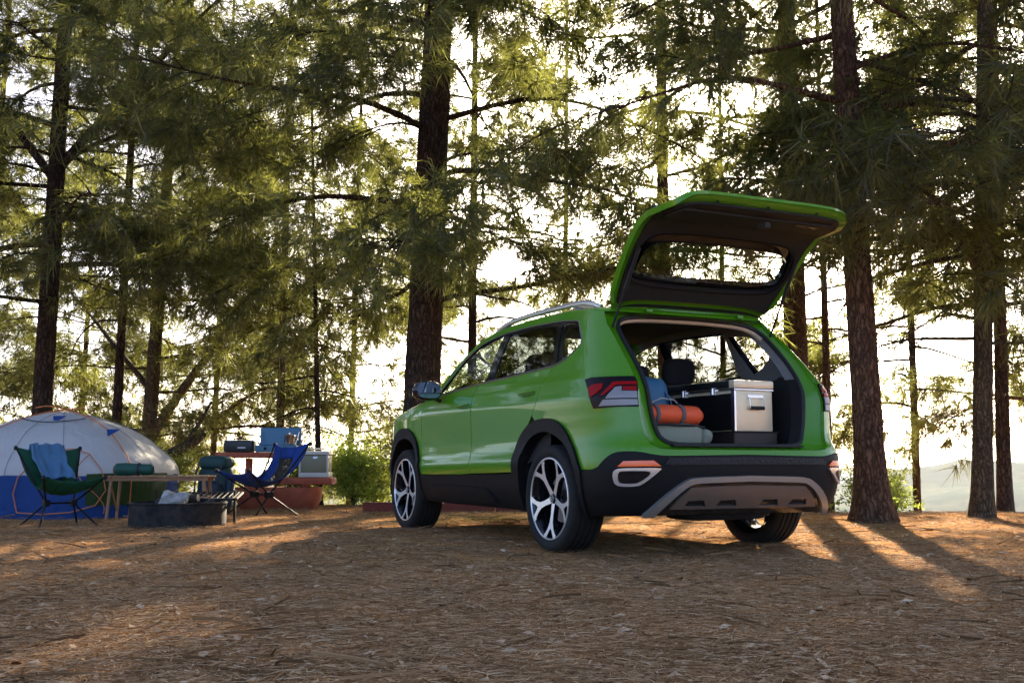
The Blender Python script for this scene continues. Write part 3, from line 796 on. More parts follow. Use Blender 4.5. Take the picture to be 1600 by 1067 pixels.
# roof, windscreen and bonnet are spanned between the two upper edges
def span(name, edge, m, v0=.07, up=.034, crown=.03, nose_bow=0.0, strip_only=False, nv=14, parent=CAR):
    rows = []
    for s, z in edge:
        p = Vector(PS(s, z)); n = PN(s, z); nh = Vector((n.x, n.y, 0)).normalized(); L = []
        for i in range(6):
            a = i / 5 * math.pi / 2
            L.append(p - nh * (v0 * (1 - math.cos(a))) + Vector((0, 0, up * math.sin(a))))
        if L[-1].y < 0: L[-1].y = 0
        rows.append(L)
    mb = MB()
    P = []
    for L in rows:
        b = L[-1]
        mid = []
        if not strip_only:
            for k in range(1, nv):
                v = 1 - 2 * k / nv
                f = (1 - v * v) * min(1.0, abs(b.y) / .3)
                mid.append(Vector((b.x + nose_bow * f, b.y * v, b.z + crown * f)))
        P.append(L + mid + [Vector((q.x, -q.y, q.z)) for q in reversed(L)])
    if strip_only:
        k = len(rows[0]); mb.grid([r[:k] for r in P]); m2 = MB(); m2.grid([r[k:] for r in P]); m2.build(name, m, parent, smooth=True, angle=180)
    else: mb.grid(P)
    return mb.build(name, m, parent, smooth=True, angle=180), rows
roof_edge = [q for q in TOPL if q[0] < 1.36] + resample(TOPR, .06, False)[1:]
ROOF, rrows = span('roof', roof_edge, PAINT)
pil_edge = [q for q in TOPL if q[0] > 1.30]
span('windscreen_pillar', pil_edge, PAINT, strip_only=True)
mb = MB(); P = []
for s, z in pil_edge:
    p = Vector(PS(s, z)); n = PN(s, z); nh = Vector((n.x, n.y, 0)).normalized(); b = p - nh * .068 + Vector((0, 0, .031))
    P.append([Vector((b.x + .16 * (1 - v * v) * min(1, (s - 1.2) * 1.6), b.y * v, b.z + .022 * (1 - v * v))) for v in np.linspace(1, -1, 17)])
mb.grid(P); mb.build('windscreen', GLF, CAR, smooth=True, angle=180)
span('bonnet', resample(HOODL, .08, False), PAINT, v0=.10, up=.035, crown=.045)
mb = MB(); mb.box((2.16, 0, 1.05), (.10, 1.5, .06)); mb.build('cowl', TRIMK, CAR, bevel=.01)

# side glass and its frames
FG = [(2.0, 1.118), (1.93, 1.177), (1.83, 1.252), (1.711, 1.356), (1.60, 1.416), (1.50, 1.455), (1.36, 1.490), (1.18, 1.510), (1.10, 1.512), (1.115, 1.165), (1.429, 1.152)]
RG = [(1.005, 1.513), (.70, 1.516), (.312, 1.505), (.235, 1.500), (.075, 1.213), (.668, 1.186), (.985, 1.174)]
QG = [(.165, 1.494), (-.12, 1.482), (-.235, 1.472), (-.277, 1.435), (-.337, 1.365), (-.346, 1.33), (-.30, 1.305), (-.142, 1.248), (.0, 1.214)]
both('door_glass', FG, GLF, CAR, off=-.010, flange=0)
both('rear_door_glass', RG, GLR, CAR, off=-.010, flange=0)
both('quarter_glass', QG, GLQ, CAR, off=-.010, flange=0)
both('window_frame', DLO, GLOSSB, CAR, holes=[FG, RG, QG], off=-.004, step=.03, flange=.012)
for fl in (False, True):
    mb = MB(); mb.tube(surf_pts(resample(DLO[len(DLO) - 6:] + [DLO[0]], .05, False), .001, fl), .0065, n=6); mb.build('belt_moulding', SILV if False else mat('grey_moulding', (.22, .22, .23), .35, .6), CAR, smooth=True)
    mb = MB(); mb.tube(surf_pts(resample(DLO[:-5], .05, False), .001, fl), .005, n=6); mb.build('window_moulding', MATS['grey_moulding'], CAR, smooth=True)

# cladding
ring = [(.478, .25)] + ARCH_O + [(-.412, .45), (-.43, .25)]
both('wheel_arch_cladding', ring + ARCH_I[::-1], CLAD, CAR, off=.020, step=.04, flange=.06)
ringf = [(XW - .43, .25)] + fo + [(XW + .50, .25)]
both('wheel_arch_cladding', ringf + [(XW - a, b + .01) for a, b in ARCH_I], CLAD, CAR, off=.020, step=.04, flange=.06)
both('sill_cladding', [(.483, .252), (.483, .497), (.62, .488), (1.2, .482), (1.4, .476), (2.244, .468), (2.244, .262)], CLAD, CAR, off=.012, step=.05, flange=.05)
both('sill_insert', chaikin_closed([(.80, .27), (.86, .36), (.95, .395), (1.95, .40), (2.06, .385), (2.12, .30), (2.10, .27)], 1), CLAD, CAR, off=.026, step=.05, flange=.02)
# rear bumper
bt = [(s, z - .004) for s, z in BUMP_T[:]]
half = [(-.437, .25), (-.42, .42), (-.411, .518)] + bt[1:]
bump = sym(half) + [(2 * SMIN + .437, .25), (2 * SMIN + .9, .262), (SMIN, .27), (-.9, .262)]
BUMPER = panel('rear_bumper', bump, CLAD, CAR, off=.008, step=.035, flange=.05)
TEX = mat('hex_textured_plastic', (.005, .005, .006), .55)
_tc = nd(TEX, 'ShaderNodeTexCoord'); _v = nd(TEX, 'ShaderNodeTexVoronoi', Scale=45.0, feature='DISTANCE_TO_EDGE'); lk(TEX, _tc.outputs['Object'], _v.inputs['Vector'])
_b = nd(TEX, 'ShaderNodeBump', Strength=.9, Distance=.006); lk(TEX, _v.outputs['Distance'], _b.inputs['Height']); lk(TEX, _b.outputs[0], bsdf(TEX).inputs['Normal'])
panel('bumper_step', sym([(-.955, .552), (-.985, .592), (-1.1, .593), (SMIN, .598)]) + [(SMIN, .556)], TEX, BUMPER, off=.018, step=.04, flange=.008)
for fl in (False, True):
    panel('reflector', [(-.697, .543), (-.730, .574), (-.892, .578), (-.936, .546)], LORG, BUMPER, off=.020, step=.03, flange=.01, flip=fl)
    eo = chaikin_closed([(-.668, .508), (-.690, .531), (-.745, .535), (-.938, .537), (-.932, .525), (-.824, .438), (-.78, .432), (-.704, .432), (-.676, .45)], 2)
    ei = chaikin_closed([(-.700, .503), (-.714, .518), (-.755, .520), (-.900, .520), (-.812, .451), (-.77, .447), (-.714, .447), (-.701, .458)], 2)
    panel('exhaust_trim', eo, CHROME, BUMPER, holes=[ei], off=.024, step=.03, flange=.02, flip=fl)
    panel('exhaust_insert', ei, GLOSSB, BUMPER, off=.017, step=.04, flange=0, flip=fl)
so = sym(chaikin([(-.825, .27), (-.971, .391), (-1.094, .470), (-1.16, .482), (-1.317, .486), (SMIN, .491)], 2)); si = sym(chaikin([(-.89, .27), (-1.015, .375), (-1.113, .440), (-1.17, .450), (-1.317, .454), (SMIN, .459)], 2))
SK = panel('skid_bar', so + si[::-1], SKID, BUMPER, off=.036, step=.04, flange=.03)
panel('bumper_slot', si, GLOSSB, BUMPER, off=.016, step=.06, flange=0)
sp = sym([(-.99, .305), (-1.055, .37), (-1.13, .424), (-1.317, .430), (SMIN, .434)]) + [(SMIN, .305)]
scoops = []
for c in (-1.16, -1.39, 2 * SMIN + 1.39, 2 * SMIN + 1.16):
    scoops.append([(c + .08, .318), (c + .05, .352), (c - .06, .354), (c - .08, .318)])
panel('skid_plate', sp, SKIDP, BUMPER, holes=scoops, off=.026, step=.04, flange=.02)

# tail lamps on the body
for fl in (False, True):
    LB = panel('tail_lamp', LAMP, SMOKE, CAR, off=.006, step=.03, flange=.008, flip=fl)
    q = [('lamp_lens', [(-.505, 1.012), (-.547, 1.033), (-.633, 1.036), (-.630, 1.009), (-.592, .977), (-.543, .955)], LRED),
         ('lamp_lens', [(-.619, .961), (-.651, .967), (-.718, 1.023), (-.841, 1.024), (-.841, 1.043), (-.70, 1.042)], LRED),
         ('lamp_lens', [(-.657, .946), (-.715, 1.011), (-.752, 1.015), (-.755, .987), (-.844, .985), (-.846, .946)], LCLR),
         ('lamp_lens', [(-.758, 1.013), (-.838, 1.012), (-.838, .990), (-.762, .991)], LRED),
         ('lamp_lens', [(-.605, .901), (-.641, .939), (-.846, .938), (-.848, .905)], LCLR)]
    for nm, pl, mm in q: panel(nm, pl, mm, LB, off=.011, step=.03, flange=.006, flip=fl)

# door handles, mirror, roof rails
for fl in (1, -1):
    for s0, s1, z0, z1 in ((1.45, 1.255, .985, 1.0), (.40, .20, 1.022, 1.036)):
        pts = [Vector(PS(s0 + (s1 - s0) * t, z0 + (z1 - z0) * t)) + Vector((0, .012 + .022 * math.sin(math.pi * min(1, max(0, t)) ) ** .5, 0)) for t in np.linspace(0, 1, 9)]
        pts = [Vector((p.x, p.y * fl, p.z)) for p in pts]
        mb = MB(); mb.tube(pts, [.008, .013, .015, .016, .016, .016, .016, .015, .010], n=10, squash=.62)
        mb.build('door_handle', PAINT, FD[0 if fl > 0 else 1] if s0 > 1 else RD[0 if fl > 0 else 1], smooth=True, angle=60)
    rp = []
    for t in np.linspace(0, 1, 15):
        xx = -.18 + 1.60 * t
        zr = np.interp(xx, [p[5].x for p in reversed(rrows) if True], [p[5].z for p in reversed(rrows)]) if True else 1.6
        yy = np.interp(xx, [p[5].x for p in reversed(rrows)], [p[5].y for p in reversed(rrows)])
        lift = .036 * min(1, 7 * t, 9 * (1 - t)) ** .6
        rp.append(Vector((xx, (yy - .005 if t > .02 else .60) * fl, zr + .004 + lift)))
    mb = MB(); mb.tube(rp, [.012] + [.017] * 13 + [.012], n=10, squash=1.25)
    rail = mb.build('roof_rail', SILV, CAR, smooth=True, angle=70)
    for i0, i1, i2 in ((0, 1, 3), (14, 13, 12)):
        a, b, c = rp[i0], rp[i1], rp[i2]
        mb = MB(); mb.prism([a + Vector((0, -.012, -.03)), Vector((c.x, c.y - .012, a.z - .02)), c + Vector((0, -.012, -.012)), b + Vector((0, -.012, -.01))], (0, .024, 0)); mb.build('rail_foot', GLOSSB, rail)
    # mirror
    mz = []
    for i in range(9):
        u = i / 8; cx_ = 1.93 - .005 * u; ring_ = []
        ry, rz = .118 * math.sin(math.pi * (.10 + .86 * (1 - u))) ** .55, .082 * math.sin(math.pi * (.10 + .86 * (1 - u))) ** .55
        for k in range(16):
            a = 2 * math.pi * k / 16
            ring_.append(Vector((1.78 + .17 * u ** 1.3 + .02 * math.cos(a), fl * (1.035 + ry * math.copysign(abs(math.cos(a)) ** .8, math.cos(a)) - .03 * u), 1.135 + rz * math.copysign(abs(math.sin(a)) ** .8, math.sin(a)))))
        mz.append(ring_ + [ring_[0]])
    mb = MB(); mb.grid(mz); mb.add(mz[0][:-1], [tuple(range(16))]); mb.add(mz[-1][:-1], [tuple(range(16))])
    MR = mb.build('wing_mirror', GLOSSB, CAR, smooth=True, angle=50)
    mb = MB(); mb.tube([(1.90, fl * .86, 1.05), (1.88, fl * .92, 1.065), (1.86, fl * .99, 1.085)], [.035, .026, .03], n=8, squash=.6); mb.build('mirror_arm', GLOSSB, MR, smooth=True)
    mb = MB(); c0 = Vector((1.775, fl * 1.035, 1.135)); mb.add([c0 + Vector((-.008, .095 * math.copysign(abs(math.cos(a)) ** .6, math.cos(a)), .062 * math.copysign(abs(math.sin(a)) ** .6, math.sin(a)))) for a in np.linspace(0, 2 * math.pi, 24, endpoint=False)], [tuple(range(24))]); mb.build('mirror_glass', mat('mirror_glass', (.22, .25, .28), .04, 1.0), MR)

# tailgate aperture: painted recess, rubber seal
def yz_curve(half, n, dx):
    """half outline (y, z) from bottom centre to top centre, mirrored and resampled to 2n points"""
    pts = resample(half, .02, False); d = [0]
    for a, b in zip(pts[:-1], pts[1:]): d.append(d[-1] + math.hypot(b[0] - a[0], b[1] - a[1]))
    t = np.linspace(0, d[-1], n); Y = np.interp(t, d, [p[0] for p in pts]); Zz = np.interp(t, d, [p[1] for p in pts])
    L = [Vector((rear_x(y, z) + dx, y, z)) for y, z in zip(Y, Zz)]
    return L + [Vector((p.x, -p.y, p.z)) for p in reversed(L[1:-1])]
SEAL = chaikin([(0, .668), (.30, .668), (.46, .672), (.53, .70), (.560, .77), (.580, .86), (.592, .96), (.600, 1.06), (.602, 1.16), (.598, 1.28), (.588, 1.38), (.565, 1.45), (.50, 1.492), (.38, 1.508), (.2, 1.515), (0, 1.518)], 2)
skl = list(reversed(SKIN_L)) + [(-.852, .95), (-.848, 1.03), (-.834, 1.075)] + list(reversed(SKIN_E[:-1])) + [(-.74, 1.530), (-.85, 1.527), (-1.1, 1.522), (SMIN, 1.522)]
sk3 = surf_pts(resample(skl, .02, False), -.006); d_ = [0.0]
for a_, b_ in zip(sk3[:-1], sk3[1:]): d_.append(d_[-1] + (b_ - a_).length)
A = [Vector([float(np.interp(t, d_, [p[k] for p in sk3])) for k in range(3)]) for t in np.linspace(0, d_[-1], 170)]
A = A + [Vector((p.x, -p.y, p.z)) for p in reversed(A[1:-1])]; B = yz_curve(SEAL, 170, .10)
mb = MB(); mid = [a.lerp(b, .5) + Vector((.028, 0, 0)) for a, b in zip(A, B)]
mb.grid([A + [A[0]], [p + Vector((.022, 0, 0)) for p in A] + [A[0] + Vector((.022, 0, 0))], mid + [mid[0]], B + [B[0]]]); mb.build('tailgate_aperture', PAINT, CAR, smooth=True, angle=50)
mb = MB(); mb.tube([p + Vector((-.008, 0, 0)) for p in B] + [B[0] + Vector((-.008, 0, 0))], .015, n=8, cap=False); mb.build('aperture_seal', RUBB, CAR, smooth=True)
# hold trim: from the seal inwards
C = [Vector((p.x + .10, p.y * .985, max(p.z + .0, .672))) for p in B]; D = [Vector((p.x + .16, p.y * .97, max(p.z, .672))) for p in B]
lo = lambda p: p.z < 1.12
n_ = len(B)
mb = MB(); mt = MB()
for i in range(n_):
    j = (i + 1) % n_
    tgt = mb if (lo(B[i]) and lo(B[j])) else mt
    tgt.add([B[i], B[j], C[j], C[i]], [(0, 1, 2, 3)])
mb.build('boot_trim', TRIMK, CAR, smooth=True); mt.build('aperture_trim', BEIGE if False else TRIMG, CAR, smooth=True)
top = [p + Vector((.015, 0, -.012)) for p in B if p.z > 1.40]
left_ = sorted([p for p in top if p.y > 0], key=lambda p: p.z); right_ = sorted([p for p in top if p.y <= 0], key=lambda p: -p.z)
mb = MB(); mb.tube(left_ + right_, .022, n=8); mb.build('header_trim', BEIGE, CAR, smooth=True)
# cabin
mb = MB(); mb.box((-.14, 0, .655), (1.20, 1.16, .03)); mb.build('boot_floor', TRIMK, CAR, bevel=.004)
mb = MB(); mb.box((-.79, 0, .668), (.07, .98, .012)); mb.build('loading_sill', RUBB, CAR, bevel=.003)
for fl in (1, -1):
    mb = MB(); mb.grid([[Vector((x_, fl * min(y_, W_(z_) * (1 - min(.999, max(0, XR0 - x_) / (XR0 - RR_(z_))) ** NR) ** (1 / NR) - .05), z_)) for y_, z_ in ((.575, .66), (.585, .8), (.59, 1.0), (.60 if x_ < -.4 else .66, 1.12), (.61 if x_ < -.4 else .80, 1.135))] for x_ in np.linspace(-.60, .46, 8)]); mb.build('boot_side_trim', TRIMK, CAR, smooth=True)
inq = [(.20, 1.22), (.20, 1.535), (-.30, 1.52), (-.66, 1.49), (-.80, 1.12), (.05, 1.12)]
both('pillar_trim', inq, TRIMG, CAR, holes=[[(a * 1.0, b) for a, b in QG]], off=-.05, inner=True, flange=0)
both('roof_side_trim', [(1.38, 1.485), (1.1, 1.528), (.7, 1.533), (.3, 1.521), (0, 1.505), (-.25, 1.49), (-.25, 1.552), (0, 1.560), (.3, 1.570), (.7, 1.576), (1.1, 1.567), (1.38, 1.545)], TRIMG, CAR, off=-.02, inner=True, flange=0)
both('door_trim', [(2.1, .45), (2.1, 1.07), (1.43, 1.13), (.05, 1.17), (.05, .66), (.48, .5)], TRIMK, CAR, off=-.05, inner=True, flange=0, step=.08)
P = []
for L in rrows:
    b = L[5]; P.append([Vector((b.x, b.y * v * 1.05, b.z - .035 + .02 * (1 - v * v))) for v in np.linspace(1, -1, 13)])
mb = MB(); mb.grid(P); mb.build('headliner', LINER, CAR, smooth=True)
mb = MB(); mb.box((1.3, 0, .36), (1.9, 1.5, .06)); mb.build('cabin_floor', TRIMK, CAR)
def cushion(mb, c, size, rot=(0, 0, 0), e=.32):
    hx, hy, hz = [v / 2 for v in size]; M = Euler(rot).to_matrix(); P = []
    for i in range(9):
        th = -math.pi / 2 + math.pi * i / 8; row = []
        for k in range(20):
            a = 2 * math.pi * k / 20
            f = lambda v: math.copysign(abs(v) ** e, v)
            row.append(Vector(c) + M @ Vector((hx * f(math.cos(th)) * f(math.cos(a)), hy * f(math.cos(th)) * f(math.sin(a)), hz * f(math.sin(th)))))
        P.append(row + [row[0]])
    mb.grid(P)
FAB = noisy('black_seat_fabric', (.012, .013, .015), (.022, .023, .026), scale=300, rough=.9, bump=.2, dist=.001)
mb = MB(); cushion(mb, (.50, 0, .84), (.16, 1.24, .62), (0, -.18, 0)); RSEAT = mb.build('rear_seat', FAB, CAR, smooth=True, angle=180)
for yy in (.40, 0.0, -.40):
    mb = MB(); cushion(mb, (.42, yy, 1.225 if yy else 1.19), (.11, .27, .21 if yy else .16), (0, -.15, 0), .62)
    for q in (-.06, .06): mb.tube([(.44, yy + q, 1.10), (.425, yy + q, 1.2)], .007, n=6)
    mb.build('headrest', FAB, RSEAT, smooth=True, angle=60)
for yy in (.37, -.37):
    mb = MB(); cushion(mb, (1.22, yy, .88), (.17, .50, .66), (0, -.22, 0)); cushion(mb, (1.50, yy, .58), (.52, .50, .18)); FS_ = mb.build('front_seat', FAB, CAR, smooth=True, angle=180)
    mb = MB(); cushion(mb, (1.11, yy, 1.29), (.11, .27, .20), (0, -.2, 0), .62); mb.build('headrest', FAB, FS_, smooth=True, angle=180)
mb = MB(); cushion(mb, (2.03, 0, .92), (.42, 1.5, .26)); mb.build('dashboard', TRIMK, CAR, smooth=True, angle=180)
mb = MB(); mb.lathe([(.185 + .014 * math.cos(a), .014 * math.sin(a)) for a in np.linspace(0, 2 * math.pi, 9)], 28); mb.box((0, 0, 0), (.34, .05, .02))
o = mb.build('steering_wheel', TRIMK, CAR, smooth=True, loc=(1.72, .37, 1.0), rot=(0, R(-65), 0))
mb = MB(); mb.box((1.62, 0, 1.44), (.03, .20, .06)); mb.build('rear_view_mirror', TRIMK, CAR, bevel=.01)
# underbody, wheel wells
mb = MB(); mb.box((1.34, 0, .29), (2.0, 1.55, .10)); mb.box((-.55, 0, .33), (.42, 1.25, .14)); mb.box((0, 0, .40), (.9, 1.16, .12)); mb.box((XW, 0, .42), (.9, 1.16, .2)); mb.build('underbody', DARKM, CAR, bevel=.02)
for xw in (0.0, XW):
    for fl in (1, -1):
        P = []
        for a in np.linspace(R(-8), R(188), 22):
            c_, s_ = math.cos(a), math.sin(a); P.append([Vector((xw + .405 * c_, fl * .60, .345 + .425 * s_)), Vector((xw + .405 * c_, fl * .885, .345 + .425 * s_))])
        mb = MB(); mb.grid(P); mb.add([Vector((xw, fl * .60, .345))] + [p[0] for p in P], [(0, i + 1, i + 2) for i in range(len(P) - 1)]); mb.build('wheel_well', DARKM, CAR, smooth=True)
mb = MB(); mb.tube([(0, -.68, .34), (-.02, -.3, .30), (-.02, .3, .30), (0, .68, .34)], .045, n=10)
for fl in (1, -1): mb.tube([(-.08, fl * .56, .30), (-.10, fl * .55, .55)], .045, n=10); mb.tube([(.35, fl * .5, .36), (0, fl * .64, .26)], .03, n=8)
mb.build('rear_axle', DARKM, CAR, smooth=True)
mb = MB(); cushion(mb, (-.62, .05, .285), (.30, .62, .14)); mb.tube([(-.62, .30, .28), (-.3, .34, .26), (.6, .2, .25)], .028, n=8); mb.build('exhaust_silencer', DARKM, CAR, smooth=True, angle=60)
# wheels
TYRE = noisy('tyre_rubber', (.006, .006, .007), (.014, .013, .012), scale=14, rough=.8, bump=.1, dist=.002)
RIMD = mat('dark_rim', (.012, .013, .018), .18, .4, .6); RIMS = mat('machined_rim_face', (.82, .81, .78), .28, .55)
def make_wheel(xw, fl):
    root = empty('wheel', (xw, fl * .785, .337)); root.parent = CAR
    Rr = .345
    prof = [(.258, -.098), (.272, -.112), (.300, -.120), (.322, -.117), (.334, -.106), (.341, -.092)]
    for g in (-.058, -.02, .02, .058):
        prof += [(Rr, g - .007), (Rr - .008, g - .0045), (Rr - .008, g + .0045), (Rr, g + .007)]
    prof += [(.341, .092), (.334, .106), (.322, .117), (.300, .120), (.272, .112), (.258, .098)]
    mb = MB(); mb.lathe(prof, 72, axis='Y'); mb.build('tyre', TYRE, root, smooth=True, angle=35)
    f = fl
    mb = MB(); mb.lathe([(.262, f * .108), (.256, f * .100), (.245, f * .086), (.232, f * .02), (.225, -f * .06), (.256, -f * .10), (.262, -f * .102)], 60, axis='Y'); mb.build('rim', RIMD, root, smooth=True, angle=40)
    mb = MB(); mb.lathe([(.2635, f * .104), (.2625, f * .113), (.256, f * .115), (.2515, f * .108)], 60, axis='Y'); mb.build('rim_lip', RIMS, root, smooth=True, angle=40)
    mb = MB(); mb.lathe([(.02, f * .02), (.150, f * .02), (.155, f * .004), (.02, f * .004)], 40, axis='Y'); mb.build('brake_disc', mat('brake_steel', (.25, .25, .26), .35, .9), root, smooth=True, angle=40)
    # five forked spokes: dark body with a bright machined face
    half_ = [(.021, .030), (.017, .10), (.020, .150), (.040, .192), (.066, .222), (.078, .226), (.080, .240), (.066, .2525), (.050, .2545), (.042, .240), (.016, .204), (0, .190)]
    outl = half_ + [(-a, b) for a, b in reversed(half_[:-1])]
    mbD, mbS = MB(), MB()
    for k in range(5):
        a = R(-90 + 72 * k); ca, sa = math.cos(a), math.sin(a)
        T3 = lambda u, v, h: Vector((v * ca - u * sa, h, v * sa + u * ca))
        dish = lambda v: f * (.075 + .034 * min(1, v / .25))
        base = [T3(u * 1.06, v, dish(v) - f * .035) for u, v in outl]; topp = [T3(u, v, dish(v)) for u, v in outl]
        n = len(outl); mbD.add(base + topp, [(i, (i + 1) % n, n + (i + 1) % n, n + i) for i in range(n)])
        c_ = Vector((0, f * .004, 0)); mbS.add([p + c_ * f * 0 for p in topp], [tuple(range(n))])
    mbD.build('spoke_body', RIMD, root); mbS.build('spoke_face', RIMS, root)
    mb = MB(); mb.lathe([(.0, f * .092), (.026, f * .091), (.031, f * .084), (.036, f * .07)], 28, axis='Y'); hub = mb.build('hub_cap', GLOSSB, root, smooth=True, angle=40)
    mb = MB(); mb.lathe([(.022, f * .0925), (.0265, f * .0925)], 28, axis='Y')
    for p_, q_ in (((-.012, .018), (-.003, .002)), ((.012, .018), (.003, .002)), ((-.017, .010), (-.007, -.016)), ((-.007, -.016), (0, -.002)), ((0, -.002), (.007, -.016)), ((.007, -.016), (.017, .010))):
        mb.tube([(p_[0], f * .0928, p_[1]), (q_[0], f * .0928, q_[1])], .0017, n=4)
    mb.build('hub_emblem', SILV, hub)
for xw in (0.0, XW):
    for fl in (1, -1): make_wheel(xw, fl)

# ------------------------------------------------------------------ tailgate, swung up about its hinge
HX, HZ, HANG = -.27, 1.553, R(89)
TG = empty('tailgate', (HX, 0, HZ)); TG.parent = CAR
def tg_panel(name, poly, m, **kw):
    o = panel(name, poly, m, TG, skip_seam=False, **kw)
    for v in o.data.vertices: v.co = v.co - Vector((HX, 0, HZ))
    return o
gl = [(SMIN, 1.518), (-1.1, 1.518), (-.85, 1.520), (-.74, 1.515)] + [(s - .014, z) for s, z in SKIN_E[1:]] + [(-.866, 1.0), (-.868, .893), (-.875, .802)] + chaikin([(-.895, .76), (-.915, .72), (-.95, .690), (-1.0, .678), (-1.08, .676)], 2) + [(SMIN, .676)]
full = gl + [(2 * SMIN - s, z) for s, z in reversed(gl[1:-1])]
wl = [(-1.15, 1.415), (-.95, 1.40), (-.865, 1.365), (-.875, 1.30), (-.92, 1.22), (-.99, 1.175), (-1.2, 1.163)]
win = chaikin_closed([(SMIN, 1.42)] + wl + [(SMIN, 1.16)] + [(2 * SMIN - s, z) for s, z in reversed(wl)], 2)
def shrink(poly, d):
    n = len(poly); out = []
    A_ = sum(poly[i][0] * poly[(i+1) % n][1] - poly[(i+1) % n][0] * poly[i][1] for i in range(n))
    for i in range(n):
        p0, p1, p2 = poly[i-1], poly[i], poly[(i+1) % n]
        e1 = Vector((p1[0]-p0[0], p1[1]-p0[1])).normalized(); e2 = Vector((p2[0]-p1[0], p2[1]-p1[1])).normalized()
        nn = Vector((-(e1.y + e2.y), e1.x + e2.x))
        if nn.length < 1e-6: nn = Vector((-e1.y, e1.x))
        nn.normalize()
        if A_ < 0: nn = -nn
        k = d / max(.5, abs(nn.dot(Vector((-e1.y, e1.x)))))
        out.append((p1[0] + nn.x * k, p1[1] + nn.y * k))
    return out
fr = [(s, min(z + (.045 if z > 1.40 else 0), 1.512)) for s, z in shrink(full, .045)]
TGO = tg_panel('tailgate_skin', full, PAINT, holes=[win], step=.04, flange=.036, hole_flange=False)
tg_panel('tailgate_inner_frame', shrink(full, .002), PAINT, holes=[shrink(full, .08)], off=-.038, inner=True, step=.03, flange=0)
tg_panel('tailgate_lining', fr, TRIMK, holes=[shrink(win, -.02)], off=-.052, inner=True, step=.04, flange=.03)
tg_panel('tailgate_window', shrink(win, -.03), GLH, off=-.012, step=.05, flange=0)
tg_panel('window_border', shrink(win, -.03), GLOSSB, holes=[shrink(win, .022)], off=-.018, step=.04, flange=.045)
lowp = [(SMIN, .80), (-1.15, .79), (-.99, .765), (-.945, .81), (-.945, .90), (-1.0, .945), (-1.2, .965), (SMIN, .97)]
tg_panel('lining_step', lowp + [(2 * SMIN - s, z) for s, z in reversed(lowp[1:-1])], TRIMK, off=-.066, inner=True, step=.05, flange=.02)
c0 = 2 * SMIN + 1.15
tg_panel('pull_recess', [(c0 - .09, .805), (c0 - .09, .85), (c0 + .09, .845), (c0 + .09, .80)], GLOSSB, off=-.069, inner=True, step=.05, flange=.0)
o = MB(); q = Vector(PS(SMIN - .05, .80)); o.prism([q + Vector((.085, .03, .02)), q + Vector((.085, -.05, .02)), q + Vector((.085, -.03, -.03)), q + Vector((.085, .01, -.03))], (.03, 0, 0)); o.v = [v - Vector((HX, 0, HZ)) for v in o.v]; o.build('latch', RUBB, TG)
for fl in (False, True):
    tl = [(-.870, 1.062), (-1.02, 1.060), (-1.15, 1.02), (-1.15, .955), (-1.02, .905), (-.876, .900)]
    if fl: tl = [(2 * SMIN - s, z) for s, z in tl]
    tg_panel('tailgate_lamp', tl, GLOSSB, off=.012, step=.04, flange=.02)
    tl2 = [(-.885, 1.03), (-1.08, 1.03), (-1.08, .985), (-.885, .985)]
    if fl: tl2 = [(2 * SMIN - s, z) for s, z in tl2]
    tg_panel('tailgate_lamp_lens', tl2, LRED, off=.016, step=.04, flange=.01)
sl = [(SMIN, 1.515), (-1.1, 1.515), (-.80, 1.508), (-.77, 1.47), (-.88, 1.435), (-1.1, 1.432), (SMIN, 1.43)]
tg_panel('spoiler', sl + [(2 * SMIN - s, z) for s, z in reversed(sl[1:-1])], PAINT, off=.03, step=.05, flange=.03)
top_l = surf_pts([(s, z - .001) for s, z in resample([(-.74, 1.515), (-.85, 1.520), (-1.1, 1.518), (SMIN, 1.518)], .05, False)], -.004); top_l = top_l + [Vector((p.x, -p.y, p.z)) for p in reversed(top_l[:-1])]
tp = [p - Vector((HX, 0, HZ)) for p in top_l]; hp = [Vector(((p.x - HX) * .2 + .02, p.y * .97, -.004)) for p in top_l]; tm = [a.lerp(b, .62) for a, b in zip(tp, hp)]
mb = MB(); mb.grid([[p + Vector((.05, 0, -.02)) for p in tp], [p + Vector((.012, 0, -.016)) for p in tm]]); mb.build('hinge_lining', TRIMK, TG, smooth=True)
mb = MB(); mb.grid([tp, tm, hp])
mb.build('tailgate_hinge_frame', PAINT, TG, smooth=True, angle=40)
for yy in (.36, -.36):
    mb = MB(); mb.box((HX - .05, yy, HZ - .015), (.13, .045, .018)); mb.box((HX - .0, yy, HZ - .035), (.03, .05, .05)); mb.build('hinge', PAINT, CAR, bevel=.003)
    mb = MB(); mb.tube([(-.205, yy * 1.0 - .12 * (yy > 0) + .12 * (yy < 0), -.02), (-.20, yy * 1.0 - .12 * (yy > 0) + .12 * (yy < 0), -.05)], .016, n=12); mb.build('grommet', RUBB, TG)
for s_ in (-1.18, SMIN, 2 * SMIN + 1.18):
    p = Vector(PS(s_, .705)) - PN(s_, .705) * .038 - Vector((HX, 0, HZ)); nn = PN(s_, .705)
    mb = MB(); mb.tube([p, p - nn * .008], .008, n=10); mb.build('rubber_stop', RUBB, TG, smooth=True, angle=60)
TG.rotation_euler = (0, HANG, 0)
# gas struts between the aperture and the tailgate
Mh = Matrix.Translation((HX, 0, HZ)) @ Matrix.Rotation(HANG, 4, 'Y') @ Matrix.Translation((-HX, 0, -HZ))
for fl in (1, -1):
    a = Vector((rear_x(.64, 1.42) + .05, fl * .625, 1.42)); b = Mh @ Vector((rear_x(.62, 1.17) + .085, fl * .61, 1.17))
    m_ = a.lerp(b, .48)
    mb = MB(); mb.tube([a, m_], .0075, n=8); mb.tube([m_, b], .013, n=10); mb.build('gas_strut', RUBB, CAR, smooth=True, angle=60)
